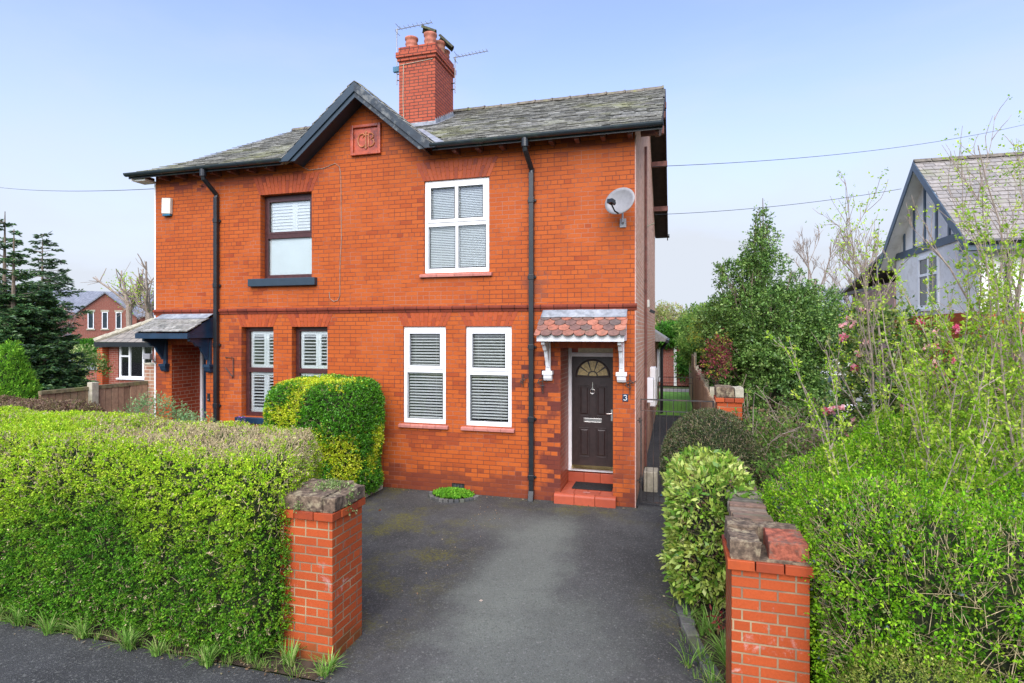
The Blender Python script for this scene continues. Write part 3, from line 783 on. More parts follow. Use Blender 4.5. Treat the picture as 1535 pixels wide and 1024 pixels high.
# ---- roof
def slope_pt(s):      # distance up the slope from the eave
    k = 1.6
    c1 = Vector((0, 1, .465)).normalized(); c2 = Vector((0, RY - EY - c1.y * k, RZ - EZ - c1.z * k)).normalized()
    if s < k: return Vector((0, EY, EZ)) + c1 * s, c1
    return Vector((0, EY, EZ)) + c1 * k + c2 * (s - k), c2
LS = 1.6 + math.hypot(RY - slope_pt(1.6)[0].y, RZ - slope_pt(1.6)[0].z)
RX0, RX1 = -10.58, -.2
base = MB()
p0, p1, p2 = slope_pt(0)[0], slope_pt(1.6)[0], Vector((0, RY, RZ))
VY = p0.y + (GA - p0.z) / .5 * .94
def zmain(y):
    return p0.z + (y - p0.y) * .465 if y < p1.y else p1.z + (y - p1.y) * (RZ - p1.z) / (RY - p1.y)
for xa, xb in ((RX0, GX - GH), (GX + GH, RX1)):
    base.box(xa, xb, p0.y + .01, p0.y + .02, p0.z - .06, p0.z - .01)
    for a, b in ((p0, p1), (p1, p2)):
        base.quad((xa, a.y, a.z - .015), (xb, a.y, a.z - .015), (xb, b.y, b.z - .015), (xa, b.y, b.z - .015))
    base.quad((xa, p0.y, p0.z - .07), (xa, FY + .1, p0.z + .05), (xb, FY + .1, p0.z + .05), (xb, p0.y, p0.z - .07))
base.quad((GX - GH, FY + .02, zmain(FY) - .015), (GX + GH, FY + .02, zmain(FY) - .015), (GX + GH, p1.y, p1.z - .015), (GX - GH, p1.y, p1.z - .015))
base.quad((GX - GH, p1.y, p1.z - .015), (GX + GH, p1.y, p1.z - .015), (GX + GH, RY, RZ - .015), (GX - GH, RY, RZ - .015))
roof = base.build('roof', M['soffit'], house)
bk = MB(); yb2 = YB + .35; zb2 = 6.0
bk.quad((RX0, RY, RZ), (RX1, RY, RZ), (RX1, yb2, zb2), (RX0, yb2, zb2)); bk.quad((RX0, RY, RZ - .06), (RX0, yb2, zb2 - .06), (RX1, yb2, zb2 - .06), (RX1, RY, RZ - .06))
bk.build('rear_slope', M['slate_far'], roof)
sl = MB(); rows = 30; ex = (LS + .03) / rows
for r in range(rows):
    s0 = -.03 + r * ex; x = RX0 - random.uniform(0, .12)
    while x < RX1:
        w = random.uniform(.2, .33); xa, xb = max(x, RX0), min(x + w - .005, RX1); x += w
        if xb - xa < .03: continue
        j = random.uniform(-.012, .012); pa, d1 = slope_pt(max(s0 + j, -.04)); pb, d2 = slope_pt(min(s0 + ex * 1.5, LS))
        xc = (xa + xb) / 2
        if abs(xc - GX) < GH + .05 and GA - abs(xc - GX) * .83 > pa.z + .02: continue
        nn = Vector((0, -d1.z, d1.y)); li = .030 + random.uniform(-.006, .010)
        a_, b_ = pa + nn * li, pb + nn * .003; sk = random.uniform(-.008, .008)
        vs = [(xa, a_.y, a_.z), (xb, a_.y + sk, a_.z + sk * .5), (xb, b_.y, b_.z), (xa, b_.y, b_.z)]
        vs += [(X, y - nn.y * .014, z - nn.z * .014) for X, y, z in vs]
        sl.add(vs, [(0, 1, 2, 3), (7, 6, 5, 4), (0, 4, 5, 1), (1, 5, 6, 2), (2, 6, 7, 3), (3, 7, 4, 0)])
sl.build('roof_slates', M['slate'], roof)
rd = MB(); x = RX0
while x < RX1 - .05:
    xe = min(x + .45, RX1); prof = [(-.14, -.045), (-.10, .02), (-.04, .055), (.04, .055), (.10, .02), (.14, -.045)]
    o = random.uniform(-.012, .012)
    rd.prism([(RY + u, RZ + v + .02 + o) for u, v in prof][::-1], lambda u, v, t: (t, u, v), x, xe - .01)
    rd.prism([(RY + u * 1.1, RZ + v * 1.1 + .028 + o) for u, v in prof][::-1], lambda u, v, t: (t, u, v), xe - .05, xe - .01)
    x = xe
rd.build('ridge_tiles', M['ridge'], roof)
# gable roof
gr = MB()
yv = p0.y + 2.4
for sgn in (-1, 1):
    f = (GX + sgn * (GH + .06), 8.93, GA - (GH + .06) * .83 + .02); a_ = (GX, 8.93, GA + .02); b_ = (GX, yv + .1, GA + .02)
    t_ = [f, a_, b_] if sgn < 0 else [a_, f, b_]
    gr.quad(*t_); gr.quad(*[(x, y, z - .05) for x, y, z in t_[::-1]])
    # slates seen edge-on along the verge
    for i in range(11):
        u0, u1 = i / 11, (i + 1.35) / 11
        X0, X1 = GX + sgn * (GH + .08) * (1 - u0), GX + sgn * (GH + .08) * (1 - min(u1, 1))
        Z0, Z1 = GA - abs(X0 - GX) * .83 + .055 + random.uniform(0, .01), GA - abs(X1 - GX) * .83 + .03
        vs = [(X0, 8.91, Z0), (X1, 8.91, Z1), (X1, 9.15, Z1), (X0, 9.15, Z0)]; vs += [(x, y, z + .014) for x, y, z in vs]
        gr.add(vs, [(3, 2, 1, 0), (4, 5, 6, 7), (0, 1, 5, 4), (1, 2, 6, 5), (2, 3, 7, 6), (3, 0, 4, 7)])
gr.build('gable_roof', M['slate'], roof)
def barge(sgn, mat, label):
    m = MB()
    def P(u, dz): return (GX + sgn * u, GA - u * .83 + dz)
    L = GH + .10
    def pr(u0, u1, d0, d1, y0, y1):
        um = lambda d: min(u1, (GA + d - 5.925) / .83)
        c = [P(u0, d0), P(um(d0), d0), P(um(d1), d1), P(u0, d1)]
        if sgn < 0: c = c[::-1]
        m.prism([(x, z) for x, z in c], lambda u, v, t: (u, t, v), y1, y0)
    pr(0, L, -.15, .02, 8.90, 8.94)
    pr(0, L - .05, -.25, -.151, 8.93, 8.965)
    pr(0, L, -.20, -.175, 8.965, FY - .003)     # soffit
    pr(0, L - .05, -.03, .018, 8.942, 8.99)
    return m.build('bargeboard', mat, roof, label, bevel=.004)
barge(-1, M['blueboard'], 'smooth blue bargeboard left of the gable top'); barge(1, M['peeling'], 'peeling bargeboard right of the gable top')
# right verge: boards, soffit and purlins
vm_ = MB()
def vline(y0, z0, y1, z1, x0, x1, h, off=.0):
    vm_.prism([(y0, z0 - h - off), (y1, z1 - h - off), (y1, z1 - off), (y0, z0 - off)][::-1], lambda u, v, t: (t, u, v), x0, x1)
vline(EY, EZ, p1.y, p1.z, RX1 - .025, RX1 + .005, .17, .02); vline(p1.y, p1.z, RY, RZ, RX1 - .025, RX1 + .005, .17, .02)
vline(RY, RZ, yb2, zb2, RX1 - .025, RX1 + .005, .2, .0)
vline(EY, EZ, p1.y, p1.z, XR + .0, RX1 - .03, .02, .07); vline(p1.y, p1.z, RY, RZ, XR, RX1 - .03, .02, .07); vline(RY, RZ, yb2, zb2, XR, RX1 - .03, .02, .09)
vm_.build('verge_board', M['soffit'], roof)
for y, z in ((10.9, 6.7), (12.6, 7.6), (14.15, 8.4), (15.9, 7.5), (17.6, 6.65)):
    MB().box(XR - .02, RX1 + .02, y - .05, y + .05, z - .24, z - .1).build('purlin_end', M['rafter'], roof, bevel=.006)
lv = MB()
lv.box(RX0, XL, EY + .05, FY + .02, 5.86, 5.90)
for (y0, z0, y1, z1) in ((p0.y, p0.z, p1.y, p1.z), (p1.y, p1.z, RY, RZ), (RY, RZ, yb2, zb2)):
    lv.prism([(y0, z0 - .14), (y1, z1 - .14), (y1, z1 - .01), (y0, z0 - .01)][::-1], lambda u, v, t: (t, u, v), RX0 - .0, RX0 + .025)
lv.build('left_verge', M['render'], roof)
x = RX0 + .25
while x < RX1:
    if not (GX - GH - .15 < x < GX + GH + .15): MB().box(x - .035, x + .035, EY + .06, FY, 5.88, 5.965).build('rafter_end', M['rafter'], roof, bevel=.004)
    x += .42
# lead at chimney foot and valley
# ---- gutters and pipes
def gutter(x0, x1, y=8.93, z=5.99, name='gutter'):
    m = MB(); pr = [(.062 * math.cos(t), .062 * math.sin(t)) for t in np.linspace(math.pi, 2 * math.pi, 9)]
    pr = pr + [(.052 * math.cos(t), .052 * math.sin(t)) for t in np.linspace(2 * math.pi, math.pi, 9)]
    m.prism([(y + u, z + v) for u, v in pr], lambda u, v, t: (t, u, v), x0, x1)
    for X in np.arange(x0 + .9, x1 - .2, 1.8):
        m.prism([(y + u * 1.12, z + v * 1.12) for u, v in pr], lambda u, v, t: (t, u, v), X - .03, X + .03)
    for X in (x0, x1): m.prism([(y + u, z + v) for u, v in pr[:9]], lambda u, v, t: (t, u, v), X - .01, X + .01)
    m.box(x0, x1, y + .055, y + .075, z - .09, z + .0)
    return m.build(name, M['gutter'], house)
gutter(-10.63, GX - GH - .02); gutter(GX + GH - .04, -.17)
MB().tube([(RX1 - .35, yb2 + .03, 5.95), (RX1 + .05, yb2 + .03, 5.95)], .06, 10).build('rear_gutter', M['gutter'], house)
def downpipe(x, foot, label):
    m = MB(); y = FY - .055
    m.tube([(x - .04, 8.95, 5.95), (x - .04, 8.95, 5.80)], .062, 12)
    m.tube([(x - .04, 8.95, 5.82), (x - .04, 8.96, 5.76), (x, y, 5.52), (x, y, 5.44)], .045, 12)
    m.box(x - .04, x + .04, y - .04, y + .035, .14, 5.46)
    for z in (5.0, 3.72, 2.55, 1.35, .38): m.box(x - .048, x + .048, y - .048, y + .045, z - .045, z + .045); m.box(x - .075, x + .075, y + .02, y + .05, z - .02, z + .02)
    m.prism([(y - .045, .16), (y + .04, .16), (y + .0, -.0), (y - .10, .0)][::-1], lambda u, v, t: (t, u, v), x - .045, x + .045)
    return m.build('downpipe', M['black'], house, label, bevel=.006)
downpipe(-2.29, 0, 'black drainpipe between the ground floor windows and the white canopy'); downpipe(-8.70, 0, 'black drainpipe beside the navy canopy')

# ---- chimney
CX0, CX1, CY0, CY1 = -6.24, -5.32, 12.2, 13.33
ch = MB(); ch.box(CX0, CX1, CY0, CY1, 7.0, 9.17); ch.box(CX0 - .03, CX1 + .03, CY0 - .03, CY1 + .03, 9.17, 9.245)
ch.box(CX0 - .06, CX1 + .06, CY0 - .06, CY1 + .06, 9.245, 9.37); ch.box(CX0 - .012, CX1 + .012, CY0 - .012, CY1 + .012, 9.37, 9.50)
chim = ch.build('chimney', M['chimney_brick'], house, bevel=.006)
ml = MB()
bm_v = [(CX0 + .03, CY0 + .03, 9.5), (CX1 - .03, CY0 + .03, 9.5), (CX1 - .03, CY1 - .03, 9.5), (CX0 + .03, CY1 - .03, 9.5), (CX0 + .2, CY0 + .2, 9.58), (CX1 - .2, CY0 + .2, 9.58), (CX1 - .2, CY1 - .2, 9.58), (CX0 + .2, CY1 - .2, 9.58)]
ml.add(bm_v, [(4, 5, 6, 7), (0, 1, 5, 4), (1, 2, 6, 5), (2, 3, 7, 6), (3, 0, 4, 7)]); ml.build('mortar_cap', M['ridge'], chim)
pp = [(.14, 0), (.15, .05), (.135, .08), (.14, .12), (.152, .15), (.14, .18), (.137, .24), (.158, .26), (.16, .30), (.14, .31), (.12, .28)]
for (x, y, s) in ((-6.02, 12.42, .98), (-5.55, 12.45, 1.15), (-5.50, 12.86, 1.1), (-5.50, 13.14, .85)):
    MB().lathe((x, y, 9.5), [(r, z * s) for r, z in pp], 20, False).build('chimney_pot', M['pot'], chim, smooth=True)
def cowl(p, ax, L, r=.14):
    m = MB(); ax = Vector(ax).normalized(); s = ax.cross(Vector((0, 0, 1))).normalized(); u = s.cross(ax)
    prof = [(r * math.cos(t), r * .75 * math.sin(t)) for t in np.linspace(0, math.pi, 9)] + [((r - .02) * math.cos(t), (r - .02) * .75 * math.sin(t)) for t in np.linspace(math.pi, 0, 9)]
    m.prism(prof, lambda a, b, t: Vector(p) + s * a + u * b + ax * t, -L / 2, L / 2)
    m.build('ridge_tile_cowl', M['moss'], chim)
cowl((-5.60, 12.45, 9.90), (.75, .25, -.25), .34); cowl((-5.36, 12.9, 9.82), (.8, .3, -.75), .42, .12)
fl = MB()
zf0 = zmain(CY0)
fl.box(CX0 - .01, CX1 + .02, CY0 - .012, CY0 - .001, zf0 - .05, zf0 + .10)
fl.quad((CX0, CY0 - .14, zmain(CY0 - .14) + .035), (CX1 + .14, CY0 - .14, zmain(CY0 - .14) + .035), (CX1 + .02, CY0 - .012, zf0 + .03), (CX0, CY0 - .012, zf0 + .03))
n = 10
for i in range(n):
    ya = CY0 + (CY1 - CY0) * i / n; yb_ = ya + (CY1 - CY0) / n; zt = zmain(ya) + .16
    fl.add([(CX1 + .003, ya, zmain(ya) - .02), (CX1 + .003, yb_, zmain(yb_) - .02), (CX1 + .003, yb_ - .02, zt), (CX1 + .003, ya, zt),
            (CX1 + .012, ya, zmain(ya) - .02), (CX1 + .012, yb_, zmain(yb_) - .02), (CX1 + .012, yb_ - .02, zt), (CX1 + .012, ya, zt)],
           [(3, 2, 1, 0), (4, 5, 6, 7), (0, 1, 5, 4), (2, 3, 7, 6), (1, 2, 6, 5), (3, 0, 4, 7)])
    fl.quad((CX1 + .012, ya, zmain(ya) + .03), (CX1 + .10, ya, zmain(ya) + .034), (CX1 + .10, yb_, zmain(yb_) + .034), (CX1 + .012, yb_, zmain(yb_) + .03))
fl.build('lead_flashing', M['lead'], chim)
vl = MB()
vl.quad((GX + GH + .0, EY + .05, zmain(EY + .05) + .035), (GX + GH + .16, EY + .05, zmain(EY + .05) + .035), (GX + .12, yv + .1, zmain(yv + .1) + .04), (GX, yv + .1, zmain(yv + .1) + .05))
vl.build('valley_lead', M['lead'], roof)

# ---- aerials
def aerial(x, y, z0, z1, length, n, box, label, dirx=1, tilt=.04):
    m = MB(); m.tube([(x, y, z0), (x, y, z1)], .014, 8)
    m.tube([(x - .05, y, z1 - .02), (x + length, y, z1 - .02 + tilt)], .010, 6)
    for i in range(n):
        X = x + .1 + (length - .12) * i / (n - 1); Z = z1 - .02 + tilt * (X - x) / length
        m.tube([(X, y - .09, Z + .02), (X, y + .09, Z + .02)], .005, 5); m.tube([(X, y, Z), (X, y, Z + .045)], .006, 5)
    for s in (-1, 1):
        m.tube([(x + .02, y - .12, z1 - .02 + s * .09), (x + .02, y + .12, z1 - .02 + s * .09)], .006, 5)
        m.tube([(x + .02, y, z1 - .02), (x + .02, y, z1 - .02 + s * .09)], .006, 5)
    a = m.build('tv_aerial', M['metal'], house, label)
    k = MB(); k.tube([(x, y, z0 + .1), (x + (.3 if box else -.1), y, z0 + .1)], .012, 6); k.tube([(x, y, z0 + .25), (x + (.3 if box else -.1), y, z0 + .25)], .012, 6); k.build('aerial_bracket', M['iron'], a)
    if box: MB().box(x - .08, x + .08, y - .05, y + .03, z0 + .30, z0 + .42).build('junction_box', M['blue'], a)
aerial(-6.45, 12.5, 8.78, 10.13, .92, 8, True, 'tall television aerial on the left of the chimney')
aerial(-5.22, 13.2, 8.72, 9.62, .85, 9, False, 'short television aerial on the right of the chimney', tilt=.05)
cb = MB(); cb.tube([(CX0 + .12, CY0 - .01, 9.1), (CX0 + .11, CY0 - .012, 8.3), (CX0 + .13, CY0 - .012, 7.6)], .008, 5); cb.tube([(CX0 + .02, CY0 - .01, 9.08), (CX1 - .05, CY0 - .012, 9.13)], .007, 5)
cb.build('aerial_cable', M['concrete'], house)

# ---- fittings on the front wall
pl = MB(); bars(pl, -5.71, -5.10, 6.03, 6.585, .055, FY - .055, FY + .0); plq = pl.build('monogram_plaque', M['terracotta'], house, 'square terracotta plaque with raised monogram', bevel=.008)
MB().box(-5.66, -5.15, FY - .012, FY - .001, 6.08, 6.535).build('plaque_panel', M['terracotta'], plq)
mg = MB(); ym = FY - .022; ox, oz, S_ = -5.405, 6.30, .14
def stroke(pts, r=.013): mg.tube([(ox + p * S_, ym, oz + q * S_) for p, q in pts], r, 6)
stroke([(-.55 + .62 * math.cos(t), .85 * math.sin(t)) for t in np.linspace(.25 * math.pi, 1.75 * math.pi, 14)] )
stroke([(0, -1.15), (0, 1.2)], .012); stroke([(-.5, .35), (-.3, .62), (0, .72), (.3, .62), (.5, .35)], .011); stroke([(-.2, .92), (0, 1.25), (.2, .92)], .010)
stroke([(-.2, -.9), (0, -1.1), (.2, -.9)], .010)
stroke([(.42, .82), (.85, .82), (1.08, .62), (1.02, .28), (.72, .1), (1.08, -.05), (1.2, -.4), (1.02, -.72), (.7, -.85), (.42, -.82)])
stroke([(.42, .85), (.42, -.85)], .012)
mg.build('monogram', M['terracotta_relief'], plq)

al = MB(); al.prism([(-10.05, 5.215), (-9.83, 5.20), (-9.82, 5.52), (-10.04, 5.535)], lambda u, v, t: (u, t, v), FY - .002, FY - .075)
alo = al.build('alarm_box', M['alarm'], house, bevel=.012)
MB().box(-10.03, -9.84, FY - .07, FY - .003, 5.165, 5.203).build('alarm_lens', M['blue'], alo, bevel=.006)
ds = MB(); c0 = Vector((-.79, 8.98, 4.82)); nrm = Vector((-.42, -.86, .16)).normalized()
ux = nrm.cross(Vector((0, 0, 1))).normalized(); uz = ux.cross(nrm)
uz = uz if uz.z > 0 else -uz
vs = [c0]; fs = []; rings, seg = 5, 28
for i in range(1, rings + 1):
    for k in range(seg):
        t = 2 * math.pi * k / seg; rr = i / rings
        vs.append(c0 + ux * (.265 * rr * math.cos(t)) + uz * (.215 * rr * math.sin(t)) + nrm * (.05 * rr * rr))
for k in range(seg): fs.append((0, 1 + k, 1 + (k + 1) % seg))
for i in range(rings - 1):
    for k in range(seg): fs.append((1 + i * seg + k, 1 + (i + 1) * seg + k, 1 + (i + 1) * seg + (k + 1) % seg, 1 + i * seg + (k + 1) % seg))
ds.add(vs, fs); do = ds.build('satellite_dish', M['dish'], house, smooth=True, label='grey satellite dish high on the right corner')
so = do.modifiers.new('s', 'SOLIDIFY'); so.thickness = .008
lb = MB(); b0 = c0 - uz * .20 + nrm * .04; tip = c0 + nrm * .28 - uz * .12
lb.tube([b0, b0 + nrm * .12 + uz * .0, tip], .013, 6); lb.obox(tip + uz * .03, nrm, ux, uz, .05, .045, .03); lb.tube([tip + uz * .03, tip + uz * .03 - nrm * .09], .03, 10)
lb.build('dish_receiver', M['black'], do)
db = MB(); db.tube([c0 - nrm * .02, (-.79, FY - .1, 4.78), (-.79, FY - .1, 4.55), (-.79, FY, 4.55)], .016, 8); db.box(-.84, -.74, FY - .02, FY - .001, 4.48, 4.62); db.build('dish_bracket', M['metal'], do)
# cable wandering down the middle of the wall
cw = MB(); cw.tube([(-6.85, FY - .02, 5.98), (-6.62, FY - .012, 5.85), (-6.3, FY - .01, 5.86), (-6.05, FY - .01, 5.93), (-5.96, FY - .01, 5.86), (-5.93, FY - .01, 5.7), (-5.92, FY - .01, 4.5), (-5.95, FY - .01, 4.0), (-5.95, FY - .01, 3.48), (-6.0, FY - .01, 3.39), (-6.08, FY - .01, 3.37), (-6.16, FY - .01, 3.42), (-6.18, FY - .01, 3.55)], .0055, 5)
cw.build('wall_cable', M['bark_pale'], house)
# house number
hn = MB(); hn.box(-.80, -.71, FY - .012, FY - .001, 1.69, 1.81); hno = hn.build('house_number_plate', M['navy'], house, bevel=.002)
d3 = MB(); q = [(-.025, .03), (-.012, .042), (.008, .042), (.022, .03), (.022, .014), (.006, .003), (.022, -.008), (.026, -.024), (.012, -.04), (-.01, -.042), (-.026, -.03)]
d3.tube([(-.755 + a * .95, FY - .0135, 1.75 + b * .95) for a, b in q], .0055, 6); d3.build('number_three', M['white'], hno)
db_ = MB(); db_.box(-8.955, -8.895, FY - .02, FY - .001, 1.42, 1.58); dbo = db_.build('doorbell', M['black'], house, bevel=.004); MB().lathe((-8.925, FY - .024, 1.45), [(.012, 0), (.012, .02)], 10).build('bell_button', M['metal'], dbo)
def hook(x, z, s=1):
    m = MB(); y = FY - .03
    m.tube([(x, y, z + .2 * s), (x, y - .02, z), (x, y, z - .2 * s)], .009, 5)
    m.tube([(x + .07 * math.cos(t) * s, y - .03, z + .07 * math.sin(t) * s) for t in np.linspace(0, 5.2, 12)], .008, 5)
    m.tube([(x - .1 * s, y, z - .02), (x + .12 * s, y, z + .05)], .008, 5); m.tube([(x, FY, z + .1), (x, y - .01, z + .1)], .01, 5)
    m.build('iron_hook', M['iron'], house)
hook(-2.1, 1.98); hook(-.68, 1.97, .8); hook(-2.44, 1.98, .5)
lh = MB(); lh.tube([(-8.52, FY - .01, 2.3), (-8.32, FY - .03, 2.3), (-8.32, FY - .03, 1.93), (-8.36, FY - .01, 1.9)], .009, 5); lh.tube([(-8.52, FY - .01, 2.1), (-8.34, FY - .03, 1.93)], .008, 5); lh.build('iron_hook', M['iron'], house)
ab = MB(); bars(ab, -3.73, -3.50, .02, .17, .012, FY - .01, FY - .001)
for i in range(4):
    X = -3.70 + i * .055; ab.box(X, X + .012, FY - .008, FY - .001, .032, .158)
ab.box(-3.718, -3.512, FY - .008, FY - .001, .088, .10); abo = ab.build('air_brick', M['black'], house)
MB().box(-3.73, -3.50, FY - .004, FY - .0005, .02, .17).build('air_brick_shade_plate', M['room'], abo)  # thin dark plate on the wall, coloured as the shade of the openings
# white pipe on the left corner
MB().tube([(XL - .03, FY + .02, .0), (XL - .03, FY + .02, 5.85)], .02, 8).build('conduit', M['white'], house, 'thin white pipe up the left corner')
# ---- right side wall fittings
MB().tube([(XR + .04, 12.0, 0.05), (XR + .04, 12.0, 6.6)], .028, 8).build('side_pipe', M['rafter'], house)
MB().tube([(XR + .03, 12.3, 5.4), (XR + .03, 12.3, 6.5)], .02, 8).build('conduit', M['white'], house)
fl_ = MB(); fl_.box(XR, XR + .06, 12.25, 12.35, 5.0, 5.35); fl_.tube([(XR + .05, 12.3, 5.02), (XR + .20, 12.3, 5.08)], .012, 6); fl_.build('telephone_junction', M['concrete'], house)
sl_ = MB(); sl_.box(XR, XR + .07, 13.0, 13.2, 3.35, 3.52); slo = sl_.build('security_light', M['alarm'], house, bevel=.01)
sq = MB(); sq.obox((XR + .13, 13.1, 3.26), (1, 0, -.5), (0, 1, 0), (.5, 0, 1), .05, .09, .03); sq.build('lamp_head', M['black'], slo)
for (y0, y1, z0, z1) in ((13.3, 13.75, 1.2, 1.75), (15.0, 15.5, .9, 1.9), (16.1, 16.6, .8, 1.8)):
    mb_ = MB(); mb_.box(XR, XR + .14, y0, y1, z0, z1); mbo = mb_.build('meter_box', M['white_paint'], house, bevel=.012)
    MB().box(XR + .141, XR + .147, y0 + .04, y1 - .04, z0 + .04, z1 - .04).build('meter_lid', M['alarm'], mbo, bevel=.004)
# rear single storey wing
rw = MB(); rw.box(-4.0, -.62, YB + .003, 24.0, -.1, 2.55); rwo = rw.build('rear_wing', M['side_brick'], house)
rr_ = MB(); rr_.prism([(-3.6, 3.6), (-4.2, 2.5), (-.25, 2.5), (-.25, 2.58), (-2.2, 3.9)], lambda u, v, t: (u, t, v), YB + .01, 24.3)
rr_.build('wing_roof', M['slate2'], rwo)
MB().tube([(-.22, YB + .0, 2.5), (-.22, 24.3, 2.5)], .06, 8).build('wing_gutter', M['black'], rwo)
MB().tube([(-.25, 20.4, 2.45), (-.42, 20.4, 2.2), (-.42, 20.4, 0)], .05, 8).build('wing_downpipe', M['black'], rwo)
wf = MB(); wf.box(-.60, -.52, 21.2, 22.6, 1.1, 2.2); wf.box(-.6, -.45, 21.1, 22.7, 1.02, 1.1); wf.build('wing_window', M['white'], rwo, bevel=.01)
# ------------------------------------------------------------------ ground
def sheet(name, pts, z, mat, label=None, kind='structure', sub=None):
    m = MB(); m.quad(*[(x, y, z) for x, y in pts]); return m.build(name, mat, None, kind=kind)
def fan(name, x0, x1, y0, y1, z, mat, n=1): return sheet(name, [(x0, y0), (x1, y0), (x1, y1), (x0, y1)], z, mat)
fan('ground', -400, 400, -200, 600, -.06, M['ground'])
fan('road', -200, 200, -9.5, -2.5, -.045, M['pave'])
fan('pavement', -200, 200, -2.4, 3.97, -.004, M['pave'])
sheet('driveway', [(-2.78, 3.975), (.36, 3.975), (.30, 4.6), (.05, 5.6), (-.02, 6.7), (.0, 9.4), (-.56, 9.4), (-.56, 9.29), (-5.05, 9.29), (-5.05, 7.2), (-3.1, 5.0), (-2.78, 4.7)], .0, M['drive'])
fan('side_path', -.6, .62, 9.4, 20.0, -.008, M['pave'])
fan('garden_soil', -10.5, -2.7, 4.0, 9.29, -.012, M['soil'])
fan('planting_bed', -.05, .9, 4.3, 9.4, -.016, M['soil'])
fan('undergrowth_soil', .9, 6.2, 3.9, 16, -.02, M['soil'])
fan('lawn', -6, .9, 20.0, 28, -.02, M['lawn'])
fan('paved_path', -6, 1.2, 28, 29.5, -.015, M['slab'])

# ------------------------------------------------------------------ gate pillars
def pillar(x0, x1, y0, y1, zt, label, caps, name='gate_pillar', grp=None):
    p = empty(name, ((x0 + x1) / 2, (y0 + y1) / 2, 0), label, 'pillar', grp)
    b = MB(); b.box(x0, x1, y0, y1, -.1, zt); b.build('shaft', M['pillar_brick'], p, bevel=.005)
    c = MB(); e = .028; n = 3
    # projecting course of single bricks
    for i in range(n):
        xa = x0 - e + (x1 - x0 + 2 * e) * i / n; xb = x0 - e + (x1 - x0 + 2 * e) * (i + 1) / n - .008
        c.box(xa, xb, y0 - e, y0 + .10, zt + .002, zt + .068); c.box(xa, xb, y1 - .10, y1 + e, zt + .002, zt + .068)
    for i in range(2):
        ya = y0 + .108 + (y1 - y0 - .216) * i / 2; yb = ya + (y1 - y0 - .216) / 2 - .008
        c.box(x0 - e, x0 + .10, ya, yb, zt + .002, zt + .068); c.box(x1 - .10, x1 + e, ya, yb, zt + .002, zt + .068)
    c.box(x0 + .1, x1 - .1, y0 + .1, y1 - .1, zt, zt + .06)
    c.build('projecting_course', M['voussoir'], p, bevel=.004)
    MB().box(x0 - .004, x1 + .004, y0 - .004, y1 + .004, zt + .064, zt + .082).build('mortar_bed', M['coping'], p)
    for (fx0, fx1, fy0, fy1, za, zb, mt) in caps:
        t = MB()
        X0, X1, Y0, Y1 = x0 + (x1 - x0) * fx0, x0 + (x1 - x0) * fx1, y0 + (y1 - y0) * fy0, y0 + (y1 - y0) * fy1
        nx, ny = 10, 10; vs = []; 
        for k, z in ((0, za), (1, zb)):
            for i in range(nx + 1):
                for j in range(ny + 1):
                    X = X0 + (X1 - X0) * i / nx; Y = Y0 + (Y1 - Y0) * j / ny
                    nn = noise.noise(Vector((X * 9, Y * 9, z * 5))) * .012 + noise.noise(Vector((X * 30, Y * 30, z * 9))) * .006
                    vs.append((X + nn, Y - nn, zt + z + (nn * 1.3 if k else 0)))
        N = (nx + 1) * (ny + 1); fs = []
        I = lambda k, i, j: k * N + i * (ny + 1) + j
        for i in range(nx):
            for j in range(ny):
                fs.append((I(1, i, j), I(1, i + 1, j), I(1, i + 1, j + 1), I(1, i, j + 1)))
        for i in range(nx): fs += [(I(0, i, 0), I(0, i + 1, 0), I(1, i + 1, 0), I(1, i, 0)), (I(0, i + 1, ny), I(0, i, ny), I(1, i, ny), I(1, i + 1, ny))]
        for j in range(ny): fs += [(I(0, 0, j + 1), I(0, 0, j), I(1, 0, j), I(1, 0, j + 1)), (I(0, nx, j), I(0, nx, j + 1), I(1, nx, j + 1), I(1, nx, j))]
        t.add(vs, fs); t.build('coping_stone', mt, p, bevel=.006)
    return p
PLL = pillar(-3.30, -2.78, 4.22, 4.70, 1.20, 'red brick gate pillar with mossy stone cap at the end of the left hedge',
       [(-.03, .82, -.03, .5, .083, .20, M['coping']), (-.03, .82, .51, 1.03, .083, .21, M['coping']), (.83, 1.05, .0, 1.03, .083, .19, M['coping'])])
PLR = pillar(.38, .87, 4.20, 4.66, 1.17, 'red brick gate pillar with broken coping beside the right hedge',
       [(-.02, .38, -.02, .55, .083, .20, M['coping']), (-.02, .4, .56, 1.03, .083, .215, M['coping']), (.5, 1.0, .05, .7, .083, .20, M['coping_red']), (.42, 1.0, .72, 1.03, .083, .20, M['coping'])])
pillar(.64, 1.0, 9.35, 9.75, 1.72, 'short red brick post with stone cap beyond the dark round bush', [(-.04, .66, -.04, 1.04, .083, .23, M['coping']), (.70, 1.05, -.03, 1.04, .083, .22, M['concrete'])])
# brick garden wall behind the right pillar
gw = empty('garden_wall', (.66, 7, 0), 'low red brick wall with rough stone coping running back from the right pillar', 'wall')
m = MB(); m.box(.53, .76, 4.67, 9.34, -.1, 1.12); m.build('wall', M['pillar_brick'], gw)
m = MB(); y = 4.68
while y < 9.25:
    L = random.uniform(.09, .13); o = random.uniform(-.012, .012)
    m.box(.49 + o, .80 + o, y, y + L - .012, 1.121, 1.22 + random.uniform(-.02, .03)); y += L
m.build('coping', island('rough_stone_coping', [(.16, .13, .10), (.26, .20, .15), (.20, .10, .07), (.30, .28, .22), (.12, .11, .09)], .9, .5, extra=(.12, .13, .05), bumps=.8, fine=25), gw, bevel=.008)

